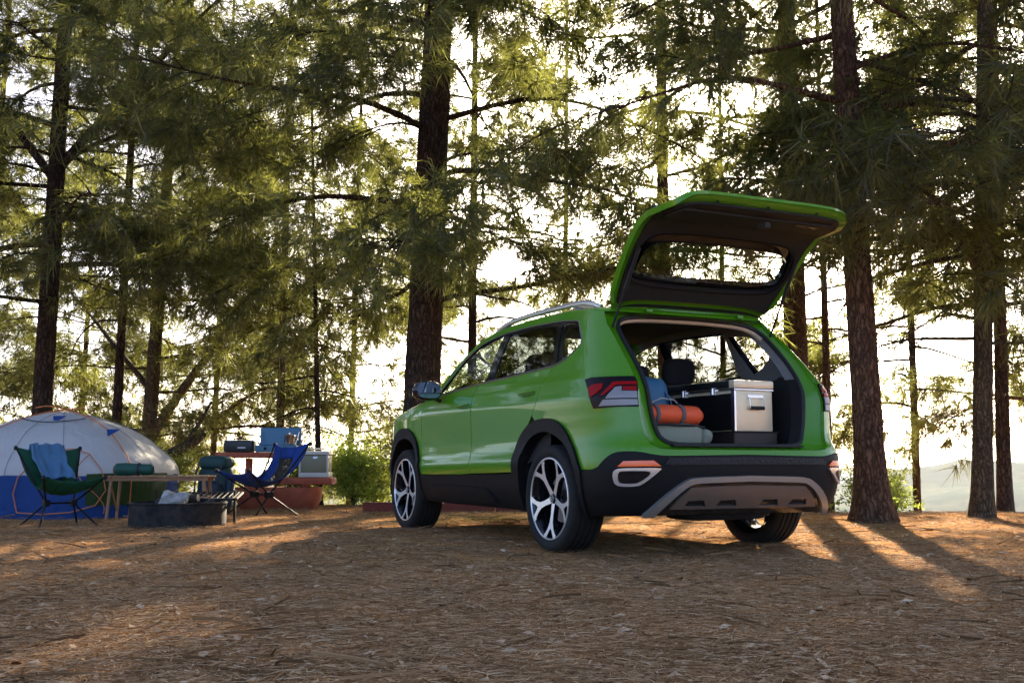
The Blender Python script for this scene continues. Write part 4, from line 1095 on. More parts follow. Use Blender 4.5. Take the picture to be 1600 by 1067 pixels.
# ------------------------------------------------------------------ luggage in the boot
MC = Matrix.Translation((1.0446, 7.4364, -.006)) @ Matrix.Rotation(math.pi / 2 + .4481, 4, 'Z')
def in_car(name, p, rz=0.0):
    o = empty(name); o.matrix_world = MC @ Matrix.Translation(p) @ Matrix.Rotation(rz, 4, 'Z'); return o
def blob(mb, c, size, e=.5, rot=(0, 0, 0), lump=0.0, seed=0, n=(14, 28), flat=None):
    """a soft superellipsoid with lumps"""
    hx, hy, hz = [v / 2 for v in size]; M = Euler(rot).to_matrix(); P = []
    f = lambda v: math.copysign(abs(v) ** e, v)
    for i in range(n[0] + 1):
        th = -math.pi / 2 + math.pi * i / n[0]; row = []
        for k in range(n[1]):
            a = 2 * math.pi * k / n[1]
            v = Vector((hx * f(math.cos(th)) * f(math.cos(a)), hy * f(math.cos(th)) * f(math.sin(a)), hz * f(math.sin(th))))
            if lump: v *= 1 + lump * noise.noise(v * 9 + Vector((seed, seed, 0))) + .5 * lump * noise.noise(v * 22 + Vector((0, seed, 3)))
            if flat is not None and v.z < -hz * flat: v.z = -hz * flat
            row.append(Vector(c) + M @ v)
        P.append(row + [row[0]])
    return mb.grid(P)
ALU = noisy('champagne_aluminium', (.84, .70, .46), (.88, .75, .52), scale=8, rough=.38, bump=.05, dist=.003, metal=.3)
ALUS = mat('aluminium_dark_reflection', (.10, .10, .11), .2, .9); ALUE = mat('bright_aluminium_edge', (.78, .79, .80), .25, 1.0)  # first one darkened: the mirrored dark boot is put into its colour
case = in_car('storage_case', (-.60, -.283, .765), R(2)); tag(case, 'champagne aluminium case with a black grip at the right of the boot', 'case')
mb = MB(); mb.box((.36, 0, .132), (.72, .312, .264)); mb.build('case_body', ALU, case, bevel=.012, smooth=True)
mb = MB(); mb.box((.36, 0, .302), (.735, .33, .055)); mb.build('lid', ALU, case, bevel=.014, smooth=True)
mb = MB(); mb.box((.36, 0, .268), (.732, .325, .012)); mb.build('lid_edge', ALUE, case, bevel=.003)
mb = MB(); mb.box((.36, .159, .125), (.68, .006, .235)); mb.build('side_reflection', ALUS, case)  # dark sheet that paints the reflection on the case's long side
mb = MB(); mb.box((.38, .1665, .302), (.68, .006, .046)); mb.build('lid_side_reflection', ALUS, case)  # added dark sheet, the same painted reflection on the lid
mb = MB(); mb.box((.010, .155, .13), (.035, .018, .262)); mb.build('corner_edge', ALUE, case, bevel=.004)
mb = MB(); mb.box((-.004, -.01, .225), (.008, .13, .022)); mb.build('handle_plate', ALUE, case, bevel=.002)
mb = MB(); mb.tube([(-.012, .045, .222), (-.022, .047, .15), (-.022, -.067, .15), (-.012, -.065, .222)], .0045, n=8); mb.build('handle_wire', ALUE, case, smooth=True)
mb = MB(); mb.tube([(-.023, .043, .15), (-.023, -.063, .15)], .0125, n=10); mb.build('handle_grip', RUBB, case, smooth=True, angle=60)
for x_ in (.2, .52):
    mb = MB(); mb.box((x_, .168, .262), (.05, .014, .05)); mb.tube([(x_, .176, .285), (x_, .178, .24)], .006, n=6); mb.build('latch', ALUE, case, bevel=.002)
tray = in_car('boot_tray', (-.60, -.28, .6715)); tag(tray, 'low dark tray under the aluminium case in the boot', 'tray')
mb = MB(); mb.box((.36, 0, .045), (.76, .345, .086)); mb.build('tray_body', mat('dark_brown_plastic', (.03, .02, .017), .5), tray, bevel=.01)
mb = MB(); mb.box((.36, 0, .090), (.77, .355, .006)); mb.build('tray_rim', TRIMK, tray)
def cloth_mat(name, c, rough=.85, sc_=500):
    return noisy(name, tuple(v * .86 for v in c), tuple(min(1, v * 1.12) for v in c), scale=sc_, rough=rough, bump=.15, dist=.0015)
bag = in_car('duffel_bag', (-.47, .345, .672)); tag(bag, 'grey green crumpled duffel under the orange roll in the boot', 'bag')
mb = MB(); blob(mb, (0, 0, .066), (.36, .50, .14), .34, lump=.10, seed=4, n=(16, 40)); o = mb.build('bag_body', cloth_mat('sage_canvas', (.24, .27, .20)), bag, smooth=True, angle=180)
mb = MB(); blob(mb, (-.12, -.235, .05), (.12, .07, .09), .7, lump=.3, seed=9); mb.build('bag_corner', MATS['sage_canvas'], bag, smooth=True, angle=180)
mb = MB(); mb.tube([(-.175, .24, .118), (-.19, .1, .125), (-.185, -.1, .122), (-.16, -.22, .112)], .008, n=6); mb.build('zip_flap', RUBB, bag, smooth=True)
roll = in_car('rolled_mat', (-.48, .315, .80)); tag(roll, 'orange roll bag with two grey straps lying in the boot', 'roll bag')
mb = MB(); P = []
for i, t in enumerate(np.linspace(0, 1, 30)):
    yy = -.255 + .51 * t; r_ = .070 * min(1, (math.sin(math.pi * min(max(t, .02), .98)) * 5)) ** .45
    P.append([Vector((r_ * 1.15 * math.cos(a) * (1 + .03 * noise.noise((t * 9, a, 1))), yy, .068 + r_ * .88 * math.sin(a) * (1 + .06 * noise.noise((t * 8, a, 4))) - .012 * (t < .5) * (.5 - t))) for a in np.linspace(0, 2 * math.pi, 24)])
mb.grid(P); mb.build('roll_body', cloth_mat('orange_nylon', (.92, .12, .035), .6), roll, smooth=True, angle=180)
for yy in (-.085, .105):
    mb = MB(); ra = .075; P = [[Vector((ra * 1.14 * math.cos(a), yy + dy, .067 + ra * .89 * math.sin(a))) for dy in (-.013, .013)] for a in np.linspace(0, 2 * math.pi, 30)]; mb.grid(P); mb.build('strap', mat('grey_webbing', (.13, .14, .15), .8), roll, smooth=True, solid=.003)
mb = MB(); mb.tube([(-.02, .12, .140), (-.03, .05, .168), (-.02, -.05, .160), (-.01, -.08, .141)], .004, n=6); mb.build('carry_loop', mat('pale_cord', (.4, .42, .42), .7), roll, smooth=True)
bb = in_car('stuff_sack', (-.30, .42, .672)); tag(bb, 'plump blue stuff sack standing behind the orange roll in the boot', 'bag')
mb = MB(); blob(mb, (0, 0, .22), (.34, .40, .45), .62, lump=.10, seed=2, n=(18, 36)); mb.build('sack_body', cloth_mat('blue_nylon', (.03, .13, .24), .55), bb, smooth=True, angle=180)
mb = MB(); mb.tube([(-.10, -.10, .40), (-.165, -.15, .30), (-.17, -.17, .2)], .012, n=6, squash=.4); mb.build('strap', MATS['blue_nylon'], bb, smooth=True)

# ------------------------------------------------------------------ camp: shared
BLKM = mat('black_anodised_pole', (.010, .010, .012), .6, 0, 0, .2); WOOD = noisy('pale_ash_wood', (.22, .12, .06), (.36, .21, .11), scale=9, rough=.6, bump=.1, dist=.002, stretch=(1, 12, 12))
def chair(name, x, y, rz, fabric, mesh_fab, label, s=1.0):
    root = empty(name, (x, y, gz(x, y)), rz); tag(root, label, 'camp chair', 'folding camp chairs by the fire ring'); root.scale = (s, s, s)
    tips = {(-1, 1): Vector((-.33, .29, .70)), (-1, -1): Vector((-.33, -.29, .70)), (1, 1): Vector((.36, .27, .44)), (1, -1): Vector((.36, -.27, .44))}
    def S(u, v):
        """u -1..1 across, v 0 (top of the back) .. 1 (front edge)"""
        zb = .70 * (1 - v) ** 2 * 1.0 + 2 * v * (1 - v) * .14 + .44 * v * v
        xb = -.33 * (1 - v) + .36 * v - .12 * math.sin(math.pi * v) * (1 - v)
        c_ = 1 - u * u
        inn = .07 * math.sin(math.pi * v)
        return Vector((xb + (.05 * c_ if v < .5 else -.05 * c_) * (1 - math.sin(math.pi * v)), u * (.28 - inn), zb - .07 * c_ * math.sin(math.pi * v) - .045 * c_ * (abs(v - .5) * 2) ** 2 + .006 * noise.noise((u * 3, v * 5, x))))
    def patch(nm, us, vs, m):
        mb = MB(); mb.grid([[S(u, v) for v in vs] for u in us]); return mb.build(nm, m, root, smooth=True, angle=180, solid=.004)
    for a, b in ((-1, -.42), (.42, 1)): patch('side_panel', np.linspace(a, b, 9), np.linspace(0, 1, 25), fabric)
    patch('back_mesh', np.linspace(-.42, .42, 11), np.linspace(.10, .52, 13), mesh_fab)
    patch('top_band', np.linspace(-.42, .42, 11), np.linspace(0, .10, 4), fabric)
    patch('seat_panel', np.linspace(-.42, .42, 11), np.linspace(.52, 1, 13), fabric)
    hubs = {1: Vector((.02, .12, .20)), -1: Vector((.02, -.12, .20))}
    for sy in (1, -1):
        mb = MB(); h = hubs[sy]; mb.box(h, (.085, .05, .06)); mb.build('hub', BLKM, root, bevel=.012)
        for sx in (-1, 1):
            t = tips[(sx, sy)]; mb = MB(); mb.tube([h, h.lerp(t, .5) + Vector((0, 0, -.01)), t + (t - h).normalized() * .01], .0085, n=8); mb.build('pole', BLKM, root, smooth=True)
            g = Vector((sx * .24 + .02, sy * .25, 0.004)); mb = MB(); mb.tube([h, g], .0085, n=8); mb.tube([g + (h - g) * .06, g], .013, n=8); mb.build('leg', BLKM, root, smooth=True)
    mb = MB(); mb.tube([hubs[1], hubs[-1]], .0085, n=8); mb.build('cross_bar', BLKM, root, smooth=True)
    for t in tips.values():
        mb = MB(); blob(mb, t + Vector((0, 0, -.01)), (.04, .03, .04), .7, n=(6, 10)); mb.build('corner_pocket', mat('black_webbing', (.012, .012, .013), .8), root, smooth=True)
    return root
def mesh_fabric(name, c):
    m = mat(name, c, .8); b = bsdf(m); b.inputs['Alpha'].default_value = .62; return m
def thin_cloth(name, c, tr):
    if name in MATS: return MATS[name]
    m = bpy.data.materials.new(name); m.use_nodes = True; t = m.node_tree; t.nodes.clear(); out = t.nodes.new('ShaderNodeOutputMaterial')
    d = t.nodes.new('ShaderNodeBsdfPrincipled'); d.inputs['Base Color'].default_value = (*c, 1); d.inputs['Roughness'].default_value = .75
    l = t.nodes.new('ShaderNodeBsdfTranslucent'); l.inputs[0].default_value = (*tr, 1); mx = t.nodes.new('ShaderNodeMixShader'); mx.inputs[0].default_value = .35
    tc = t.nodes.new('ShaderNodeTexCoord'); n = t.nodes.new('ShaderNodeTexNoise'); n.inputs['Scale'].default_value = 5; n.inputs['Detail'].default_value = 5; n.inputs['Distortion'].default_value = 1.2; bp = t.nodes.new('ShaderNodeBump'); bp.inputs['Strength'].default_value = .8; bp.inputs['Distance'].default_value = .03
    t.links.new(tc.outputs['Object'], n.inputs['Vector']); t.links.new(n.outputs[0], bp.inputs['Height']); t.links.new(bp.outputs[0], d.inputs['Normal']); t.links.new(bp.outputs[0], l.inputs['Normal'])
    t.links.new(d.outputs[0], mx.inputs[1]); t.links.new(l.outputs[0], mx.inputs[2]); t.links.new(mx.outputs[0], out.inputs[0]); MATS[name] = m; return m
GREENF = thin_cloth('green_nylon', (.01, .10, .055), (.03, .22, .06)); BLUEF = thin_cloth('royal_blue_nylon', (.008, .045, .22), (.015, .08, .32))
ch1 = chair('camp_chair', -4.06, 9.85, R(-48), GREENF, mesh_fabric('teal_mesh', (.012, .05, .05)), 'green sling camp chair on thin black legs in front of the tent')
ch2 = chair('camp_chair', -2.66, 11.75, R(228), BLUEF, mesh_fabric('dark_mesh', (.012, .013, .016)), 'blue sling camp chair with dark mesh back by the picnic table', 1.1)
# cloth over the back of the green chair
def towel():
    rng = random.Random(3); P = []
    Mx = Matrix.Translation((-4.06, 9.85, gz(-4.06, 9.85))) @ Matrix.Rotation(R(-48), 4, 'Z')
    for i in range(26):
        u = i / 25; row = []
        for j in range(30):
            v = j / 29
            yy = -.02 + (u - .5) * .30 + .04 * (v - .5) + .012 * math.sin(9 * v + 5 * u)
            if v < .22: q = v / .22; xx, zz = -.335 - .012, .70 - .10 * (1 - q) + .012
            else: q = (v - .22) / .78; xx, zz = -.32 + .26 * q ** 1.2, .715 - .31 * q
            f = .018 * noise.noise((u * 5.2, v * 4.0, 2)) + .012 * noise.noise((u * 11, v * 8, 5)) + .02
            row.append(Mx @ Vector((xx + f * 1.2, yy, zz + f + (.01 * math.sin(12 * u) if v > .1 else 0) - .10 * (1 - ((u - .5) * 2) ** 2) * math.sin(math.pi * min(1, max(0, (v - .22) / .78))) * .6)))
        P.append(row)
    mb = MB(); mb.grid(P); o = mb.build('jacket', cloth_mat('denim_blue_cloth', (.07, .17, .30), .9), None, smooth=True, angle=180, solid=.006)
    tag(o, 'rumpled pale blue jacket slung over the back of the green chair', 'jacket')
towel()

# tent
TX, TY, TA, TB, TH = -5.02, 12.2, 1.20, 1.15, 1.15
_h = pchip([0, .14, .28, .36, .48, .62, .80, .92, 1.0], [.97, .99, 1.0, .965, .84, .66, .37, .15, 0]); _g = pchip([0, .14, .28, .36, .48, .62, .80, .92, 1.0], [0, .20, .40, .50, .64, .79, .915, .975, 1.0])
TT_ = np.linspace(0, 1, 200); TK_ = [_h(t) for t in TT_]; TZ_ = [_g(t) for t in TT_]
def tent_pt(a, t):
    """a: angle round the floor, t: 0 ground .. 1 apex"""
    ca, sa = math.cos(a), math.sin(a); n = 3.0
    r = (abs(ca) ** n + abs(sa) ** n) ** (-1 / n)
    k = float(np.interp(t, TT_, TK_)); z = TH * float(np.interp(t, TT_, TZ_))
    sag = .02 * (abs(math.sin(2 * (a - R(45)))) ** 2) * math.sin(math.pi * t)
    k -= sag
    return Vector((TA * r * ca * k, TB * r * sa * k, z))
def tent():
    root = empty('tent', (TX, TY, gz(TX, TY) - .02)); tag(root, 'grey and blue dome tent with orange poles at the left edge', 'tent')
    t0 = .27
    def band(nm, ta, tb, a0, a1, m, off=0.0, nt_=14, na=110):
        P = []
        for a in np.linspace(a0, a1, na):
            row = []
            for t in np.linspace(ta, tb, nt_):
                p = tent_pt(a, t); f = 1 + off / max(.3, math.hypot(p.x, p.y)); row.append(Vector((p.x * f, p.y * f, p.z + off * t + .012 * noise.noise((p.x * 5, p.y * 5, p.z * 9)) * min(1, 6 * t))))
            P.append(row)
        mb = MB(); mb.grid(P); return mb.build(nm, m, root, smooth=True, angle=180)
    blue = thin_cloth('tent_blue', (.012, .065, .28), (.02, .09, .32)); grey = thin_cloth('tent_grey', (.66, .66, .66), (.68, .66, .62)); grn = thin_cloth('tent_green', (.035, .085, .02), (.06, .13, .02))
    band('lower_wall', 0, t0 + .005, 0, 2 * math.pi, blue); band('canopy', t0, 1, 0, 2 * math.pi, grey, nt_=26)
    band('green_side_panel', .09, .285, R(-58), R(-2), grn, .012, na=30)
    org = mat('orange_pole', (.62, .18, .05), .45); piping = mat('orange_piping', (.55, .19, .08), .7)
    for d0 in (R(-118), R(-38), R(62), R(142)):
        mb = MB(); mb.tube([tent_pt(d0, t) * (1.012) + Vector((0, 0, .008)) for t in np.linspace(0.0, 1, 26)], .006, n=6); mb.build('pole', org, root, smooth=True)
    mb = MB(); mb.tube([tent_pt(R(-118), .97) + Vector((-.25 + .05 * i, -.02, .05 + .02 * math.sin(i * .6))) for i in range(12)], .006, n=5); mb.build('ridge_pole', org, root, smooth=True)
    # the door: piped arch, with a second line inside
    arch = [(R(-88), .05), (R(-90), .16), (R(-88), .26), (R(-80), .37), (R(-70), .45), (R(-62), .46), (R(-56), .42), (R(-52), .30), (R(-50), .18), (R(-54), .09), (R(-64), .05), (R(-76), .04), (R(-88), .05)]
    pts = []
    for (a, b), (c, d) in zip(arch[:-1], arch[1:]):
        for q in np.linspace(0, 1, 5, endpoint=False): pts.append(tent_pt(a + (c - a) * q, b + (d - b) * q) * 1.02)
    mb = MB(); mb.tube(pts + [pts[0]], .006, n=6, cap=False); mb.build('door_piping', piping, root, smooth=True)
    mb = MB(); mb.tube([tent_pt(R(-56 - 6 * math.sin(t * 5)), .42 - .38 * t) * 1.022 for t in np.linspace(0, 1, 14)], .005, n=6); mb.build('door_zip', piping, root, smooth=True)
    for a in (R(-150), R(-95), R(-68), R(-20), R(20)):
        mb = MB(); mb.tube([tent_pt(a, t) * 1.006 for t in np.linspace(.27, .98, 24)], .0035, n=5); mb.build('seam', mat('grey_seam', (.30, .30, .31), .8), root, smooth=True)
    for a, t in ((R(-82), .80), (R(-40), .62)):
        p = tent_pt(a, t) * 1.03; mb = MB(); mb.add([p, p + Vector((.15, -.02, .0)), p + Vector((.03, -.05, -.075))], [(0, 1, 2)]); mb.build('vent_flap', blue, root, solid=.006)
    mb = MB(); mb.tube([tent_pt(R(-120 + 75 * t), .78 - .06 * math.sin(math.pi * t)) * 1.02 for t in np.linspace(0, 1, 16)], .006, n=5); mb.build('seam_tape', mat('dark_seam', (.05, .05, .06), .8), root, smooth=True)
tent()

# low wooden table with a rolled sleeping bag
def low_table():
    x0, y0 = -3.50, 10.95; root = empty('roll_top_table', (x0, y0, gz(x0, y0)), R(6)); tag(root, 'low wooden slat table beside the fire ring', 'table')
    L, Wd, h = 1.0, .46, .425
    for i in range(14):
        mb = MB(); mb.box((-L / 2 + (i + .5) * L / 14, 0, h), (L / 14 - .006, Wd, .016)); mb.build('slat', WOOD, root, bevel=.002)
    for yy in (-Wd / 2 + .04, Wd / 2 - .04):
        mb = MB(); mb.box((0, yy, h - .026), (L * .97, .028, .034)); mb.build('rail', WOOD, root, bevel=.003)
    for sx in (-1, 1):
        for sy in (-1, 1):
            mb = MB(); mb.tube([(sx * (L / 2 - .06), sy * (Wd / 2 - .05), h - .02), (sx * (L / 2 - .03), sy * (Wd / 2 - .03), .0)], [.017, .014], n=8); mb.build('leg', WOOD, root, smooth=True)
        mb = MB(); mb.tube([(sx * (L / 2 - .05), -Wd / 2 + .05, h - .05), (sx * (L / 2 - .035), Wd / 2 - .04, .08)], .010, n=6); mb.build('brace', WOOD, root, smooth=True)
    sb = empty('sleeping_bag', (x0 - .27, y0 - .03, gz(x0, y0) + h + .008), R(6)); tag(sb, 'rolled dark green sleeping bag with orange end on the slat table', 'sleeping bag')
    P = []
    for t in np.linspace(0, 1, 26):
        r_ = .062 * min(1, 6 * math.sin(math.pi * min(.985, max(.015, t)))) ** .4 * (1 + .10 * math.sin(t * 6)); P.append([Vector((-.19 + .38 * t, r_ * math.cos(a), .06 + r_ * math.sin(a) * .95 + .004 * noise.noise((t * 12, a * 2, 0)))) for a in np.linspace(0, 2 * math.pi, 22)])
    mb = MB(); mb.grid(P); mb.build('bag_roll', cloth_mat('pine_green_nylon', (.010, .075, .055), .55), sb, smooth=True, angle=180)
    mb = MB(); blob(mb, (-.185, 0, .055), (.03, .075, .075), .8, lump=.15, n=(8, 14)); mb.build('bag_lining', cloth_mat('coral_lining', (.50, .14, .07)), sb, smooth=True)
    mb = MB(); mb.grid([[Vector((.05 + d, .066 * math.cos(a), .06 + .064 * math.sin(a))) for d in (-.01, .01)] for a in np.linspace(0, 2 * math.pi, 20)]); mb.build('strap', RUBB, sb, solid=.003)
low_table()

# fire ring with grate, burnt logs, ash
def fire_ring():
    x0, y0 = -2.95, 9.72; z0 = gz(x0, y0) - .01
    root = empty('fire_ring', (x0, y0, z0)); tag(root, 'low round black steel fire ring on the ground', 'fire ring')
    iron = noisy('blackened_steel', (.012, .014, .017), (.04, .036, .033), scale=14, rough=.85, bump=.3, dist=.003, metal=0, spec=.2)
    mb = MB(); mb.lathe([(.405, 0), (.415, 0), (.415, .195), (.425, .2), (.425, .212), (.405, .212), (.405, 0)], 56); mb.build('ring_wall', iron, root, smooth=True, angle=40)
    g = empty('grate', (.14, .30, .255)); g.parent = root; g.rotation_euler = (R(8), 0, R(4))
    mb = MB(); 
    for q in ((-.32, -.17, .32, -.17), (.32, -.17, .32, .17), (.32, .17, -.32, .17), (-.32, .17, -.32, -.17)): mb.tube([(q[0], q[1], 0), (q[2], q[3], 0)], .012, n=6)
    mb.build('grate_frame', iron, g, smooth=True)
    for i in range(13):
        mb = MB(); mb.tube([(-.29 + i * .0483, -.165, .006), (-.29 + i * .0483, .165, .006)], .0055, n=6); mb.build('grate_bar', iron, g, smooth=True)
    for sx in (-.3, .42):
        mb = MB(); mb.tube([(sx, .32, .0), (sx, .30, .31)], .012, n=6); mb.build('grate_post', iron, root, smooth=True)
    char = noisy('charred_wood', (.012, .011, .010), (.07, .06, .052), scale=22, rough=.95, bump=.8, dist=.01, stretch=(1, 5, 5))
    for i, (a, b, r_) in enumerate((((-.28, -.10, .10), (.02, .10, .22), .045), ((-.05, -.16, .09), (-.16, .12, .25), .04), ((.05, -.12, .10), (.30, .06, .20), .045), ((-.2, .02, .2), (.18, -.02, .24), .036))):
        a, b = Vector(a), Vector(b); pts = [a.lerp(b, t) + Vector((0, 0, .01 * math.sin(5 * t + i))) for t in np.linspace(0, 1, 8)]
        mb = MB(); mb.tube(pts, [r_ * (1 + .15 * noise.noise((i, t * 4, 0))) for t in range(8)], n=9); o = mb.build('firewood', char, None, smooth=True, angle=60, loc=(x0, y0, z0)); tag(o, ['charred log leaning against the left rim inside the fire ring', 'steep charred log at the back inside the fire ring', 'charred log leaning to the right inside the fire ring', 'charred log lying across the top of the fire'][i], 'log', 'burnt logs in the fire ring')
    mb = MB(); P = []
    for i in range(9):
        r_ = .39 * i / 8; P.append([Vector((r_ * math.cos(a), r_ * math.sin(a), .09 * (1 - (i / 8) ** 2) + .03 + .03 * noise.noise((r_ * 9 * math.cos(a), r_ * 9 * math.sin(a), 0)))) for a in np.linspace(0, 2 * math.pi, 30)])
    mb.grid(P); o = mb.build('ash', noisy('pale_ash', (.16, .155, .15), (.42, .41, .40), scale=30, rough=1, bump=.6, dist=.01), None, smooth=True, angle=180, loc=(x0, y0, z0)); tag(o, 'heap of pale ash inside the fire ring', 'ash', kind='stuff')
    # crumpled paper and kindling sack on the rim
    mb = MB(); blob(mb, (0, 0, .07), (.22, .15, .13), .9, lump=.9, seed=6, n=(16, 26)); o = mb.build('crumpled_paper', noisy('pale_paper', (.22, .22, .21), (.45, .44, .42), scale=12, rough=.95, bump=.5, dist=.01), None, smooth=True, angle=50, loc=(x0 + .02, y0 - .22, z0 + .17)); tag(o, 'crumpled pale paper on top of the logs in the fire ring', 'paper')
fire_ring()

# backpack
def backpack():
    x0, y0 = -3.28, 12.15; root = empty('backpack', (x0, y0, gz(x0, y0)), R(-15)); tag(root, 'dark teal backpack standing between the slat table and the blue chair', 'backpack')
    cl = cloth_mat('dark_teal_nylon', (.008, .045, .045), .6); c2 = cloth_mat('navy_nylon', (.008, .025, .05), .6)
    mb = MB(); blob(mb, (0, 0, .27), (.38, .28, .56), .55, rot=(0, R(6), 0), lump=.10, seed=1, n=(20, 36)); mb.build('pack_body', cl, root, smooth=True, angle=180)
    mb = MB(); blob(mb, (.02, -.02, .56), (.36, .30, .16), .6, lump=.12, seed=5); mb.build('top_lid', cl, root, smooth=True, angle=180)
    mb = MB(); blob(mb, (.03, -.15, .20), (.28, .12, .30), .6, lump=.12, seed=7); mb.build('front_pocket', c2, root, smooth=True, angle=180)
    for sx in (-.12, .14):
        mb = MB(); mb.tube([(sx, -.12, .60), (sx * 1.1, -.20, .45), (sx * 1.1, -.22, .25), (sx, -.17, .06)], .014, n=6, squash=.35); mb.build('strap', RUBB, root, smooth=True)
    mb = MB(); mb.tube([(.20, -.08, .10), (.23, -.10, .30), (.21, -.06, .42)], .045, n=12); mb.build('bottle_pocket', c2, root, smooth=True)
backpack()

# red picnic table with its bench, and what stands on them
RED = noisy('weathered_red_paint', (.26, .050, .022), (.40, .095, .045), scale=7, rough=.65, bump=.15, dist=.003)
def picnic():
    x0, y0 = -3.0, 13.7; z0 = gz(x0, y0); root = empty('picnic_table', (x0, y0, z0)); tag(root, 'red painted picnic table with a rounded bench base behind the blue chair', 'picnic table')
    mb = MB(); mb.box((-.05, .30, .66), (1.35, .62, .07)); mb.build('table_top', RED, root, bevel=.02, smooth=True)
    for sx in (-.36, .36):
        mb = MB(); mb.tube([(sx, .30, .62), (sx * 1.05, .30, .0)], [.045, .05], n=10); mb.build('leg', RED, root, smooth=True)
    mb = MB(); mb.box((.50, -.42, .345), (.70, .36, .085)); mb.build('bench_seat', RED, root, bevel=.02, smooth=True)
    P = []
    for t in np.linspace(0, 1, 15):
        zz = .30 * t; k = 1 - .18 * (1 - t) ** 2
        P.append([Vector((.18 + .52 * k * math.copysign(abs(math.cos(a)) ** .55, math.cos(a)), -.40 + .26 * k * math.copysign(abs(math.sin(a)) ** .55, math.sin(a)), zz - .03)) for a in np.linspace(0, 2 * math.pi, 49)])
    mb = MB(); mb.grid(P); mb.add(P[-1][:-1], [tuple(range(48))]); mb.build('bench_base', RED, root, smooth=True, angle=50)
    # cooler
    cx_, cy_ = x0 + .62, y0 - .42; c = empty('cooler', (cx_, cy_, z0 + .3885)); tag(c, 'olive cool box with pale frame on the red bench', 'cooler')
    ol = mat('olive_plastic', (.19, .18, .115), .5); pale = mat('pale_grey_plastic', (.50, .49, .45), .5)
    mb = MB(); mb.box((0, 0, .03), (.36, .30, .06)); mb.build('base_frame', pale, c, bevel=.01)
    mb = MB(); mb.box((0, 0, .165), (.345, .285, .205)); mb.build('cooler_body', ol, c, bevel=.015, smooth=True)
    mb = MB(); mb.box((0, 0, .293), (.365, .305, .045)); mb.build('lid', pale, c, bevel=.012, smooth=True)
    for sx in (-.165, .165):
        mb = MB(); mb.box((sx, -.145, .165), (.022, .014, .21)); mb.build('edge_strip', pale, c, bevel=.003)
    mb = MB(); mb.box((.02, -.147, .235), (.055, .012, .028)); mb.build('name_plate', ALUE, c, bevel=.002)
    mb = MB(); mb.tube([(-.12, 0, .325), (-.10, 0, .345), (.10, 0, .345), (.12, 0, .325)], .010, n=8); mb.build('carry_handle', pale, c, smooth=True)
    # stove with raised lid
    sx_, sy_ = x0 + .02, y0 + .22; s = empty('camp_stove', (sx_, sy_, z0 + .6965)); tag(s, 'teal blue camp stove with its lid raised on the picnic table', 'camp stove')
    tb = mat('teal_enamel', (.006, .10, .20), .35, .1, .3)
    mb = MB(); mb.box((0, 0, .045), (.52, .30, .085)); mb.build('stove_body', tb, s, bevel=.01)
    mb = MB(); mb.box((0, .155, .20), (.53, .022, .235), rot=(R(-6), 0, 0)); mb.build('lid', tb, s, bevel=.008)
    for q in (-.13, .13):
        mb = MB(); mb.lathe([(.02, .09), (.07, .092), (.075, .085)], 20, c=(q, -.02, 0)); mb.build('burner', BLKM, s, smooth=True)
        mb = MB(); mb.lathe([(.0, -.012), (.018, -.012), (.018, .004)], 14, axis='Y', c=(q, -.155, .045)); mb.build('knob', BLKM, s, smooth=True)
    for q in (-.24, .24):
        mb = MB(); mb.tube([(q, -.1, .09), (q, .13, .26)], .004, n=5); mb.build('lid_stay', ALUE, s)
    p = empty('cooking_pot', (sx_ + .15, sy_ - .03, z0 + .7905)); tag(p, 'shiny steel cooking pot on the stove', 'pot')
    st = mat('stainless_steel', (.72, .70, .66), .22, 1.0)
    mb = MB(); mb.lathe([(.0, .0), (.066, .0), (.070, .01), (.070, .105), (.074, .11), (.074, .115), (.066, .115), (.066, .012), (0, .012)], 32); mb.build('pot_body', st, p, smooth=True, angle=40)
    mb = MB(); mb.lathe([(.0, .135), (.03, .133), (.07, .122), (.076, .116), (.07, .1165), (0, .1165)], 32); mb.lathe([(.0, .155), (.012, .153), (.012, .132)], 14); mb.build('lid', st, p, smooth=True, angle=40)
    mb = MB(); mb.tube([(.07, 0, .09), (.105, 0, .095), (.11, 0, .06), (.07, 0, .04)], .006, n=6); mb.build('handle', st, p, smooth=True)
    b = empty('case_box', (x0 - .46, y0 + .20, z0 + .6965)); tag(b, 'black case with a pale badge at the left end of the picnic table', 'case')
    mb = MB(); mb.box((0, 0, .075), (.36, .24, .15)); mb.build('case_shell', mat('black_plastic_case', (.013, .016, .018), .4), b, bevel=.025, smooth=True)
    mb = MB(); mb.box((.05, -.121, .055), (.10, .004, .018)); mb.build('badge', mat('pale_badge', (.5, .52, .52), .4), b)
    mb = MB(); mb.tube([(-.08, 0, .148), (-.07, 0, .17), (.07, 0, .17), (.08, 0, .148)], .010, n=8); mb.build('handle', BLKM, b, smooth=True)
picnic()
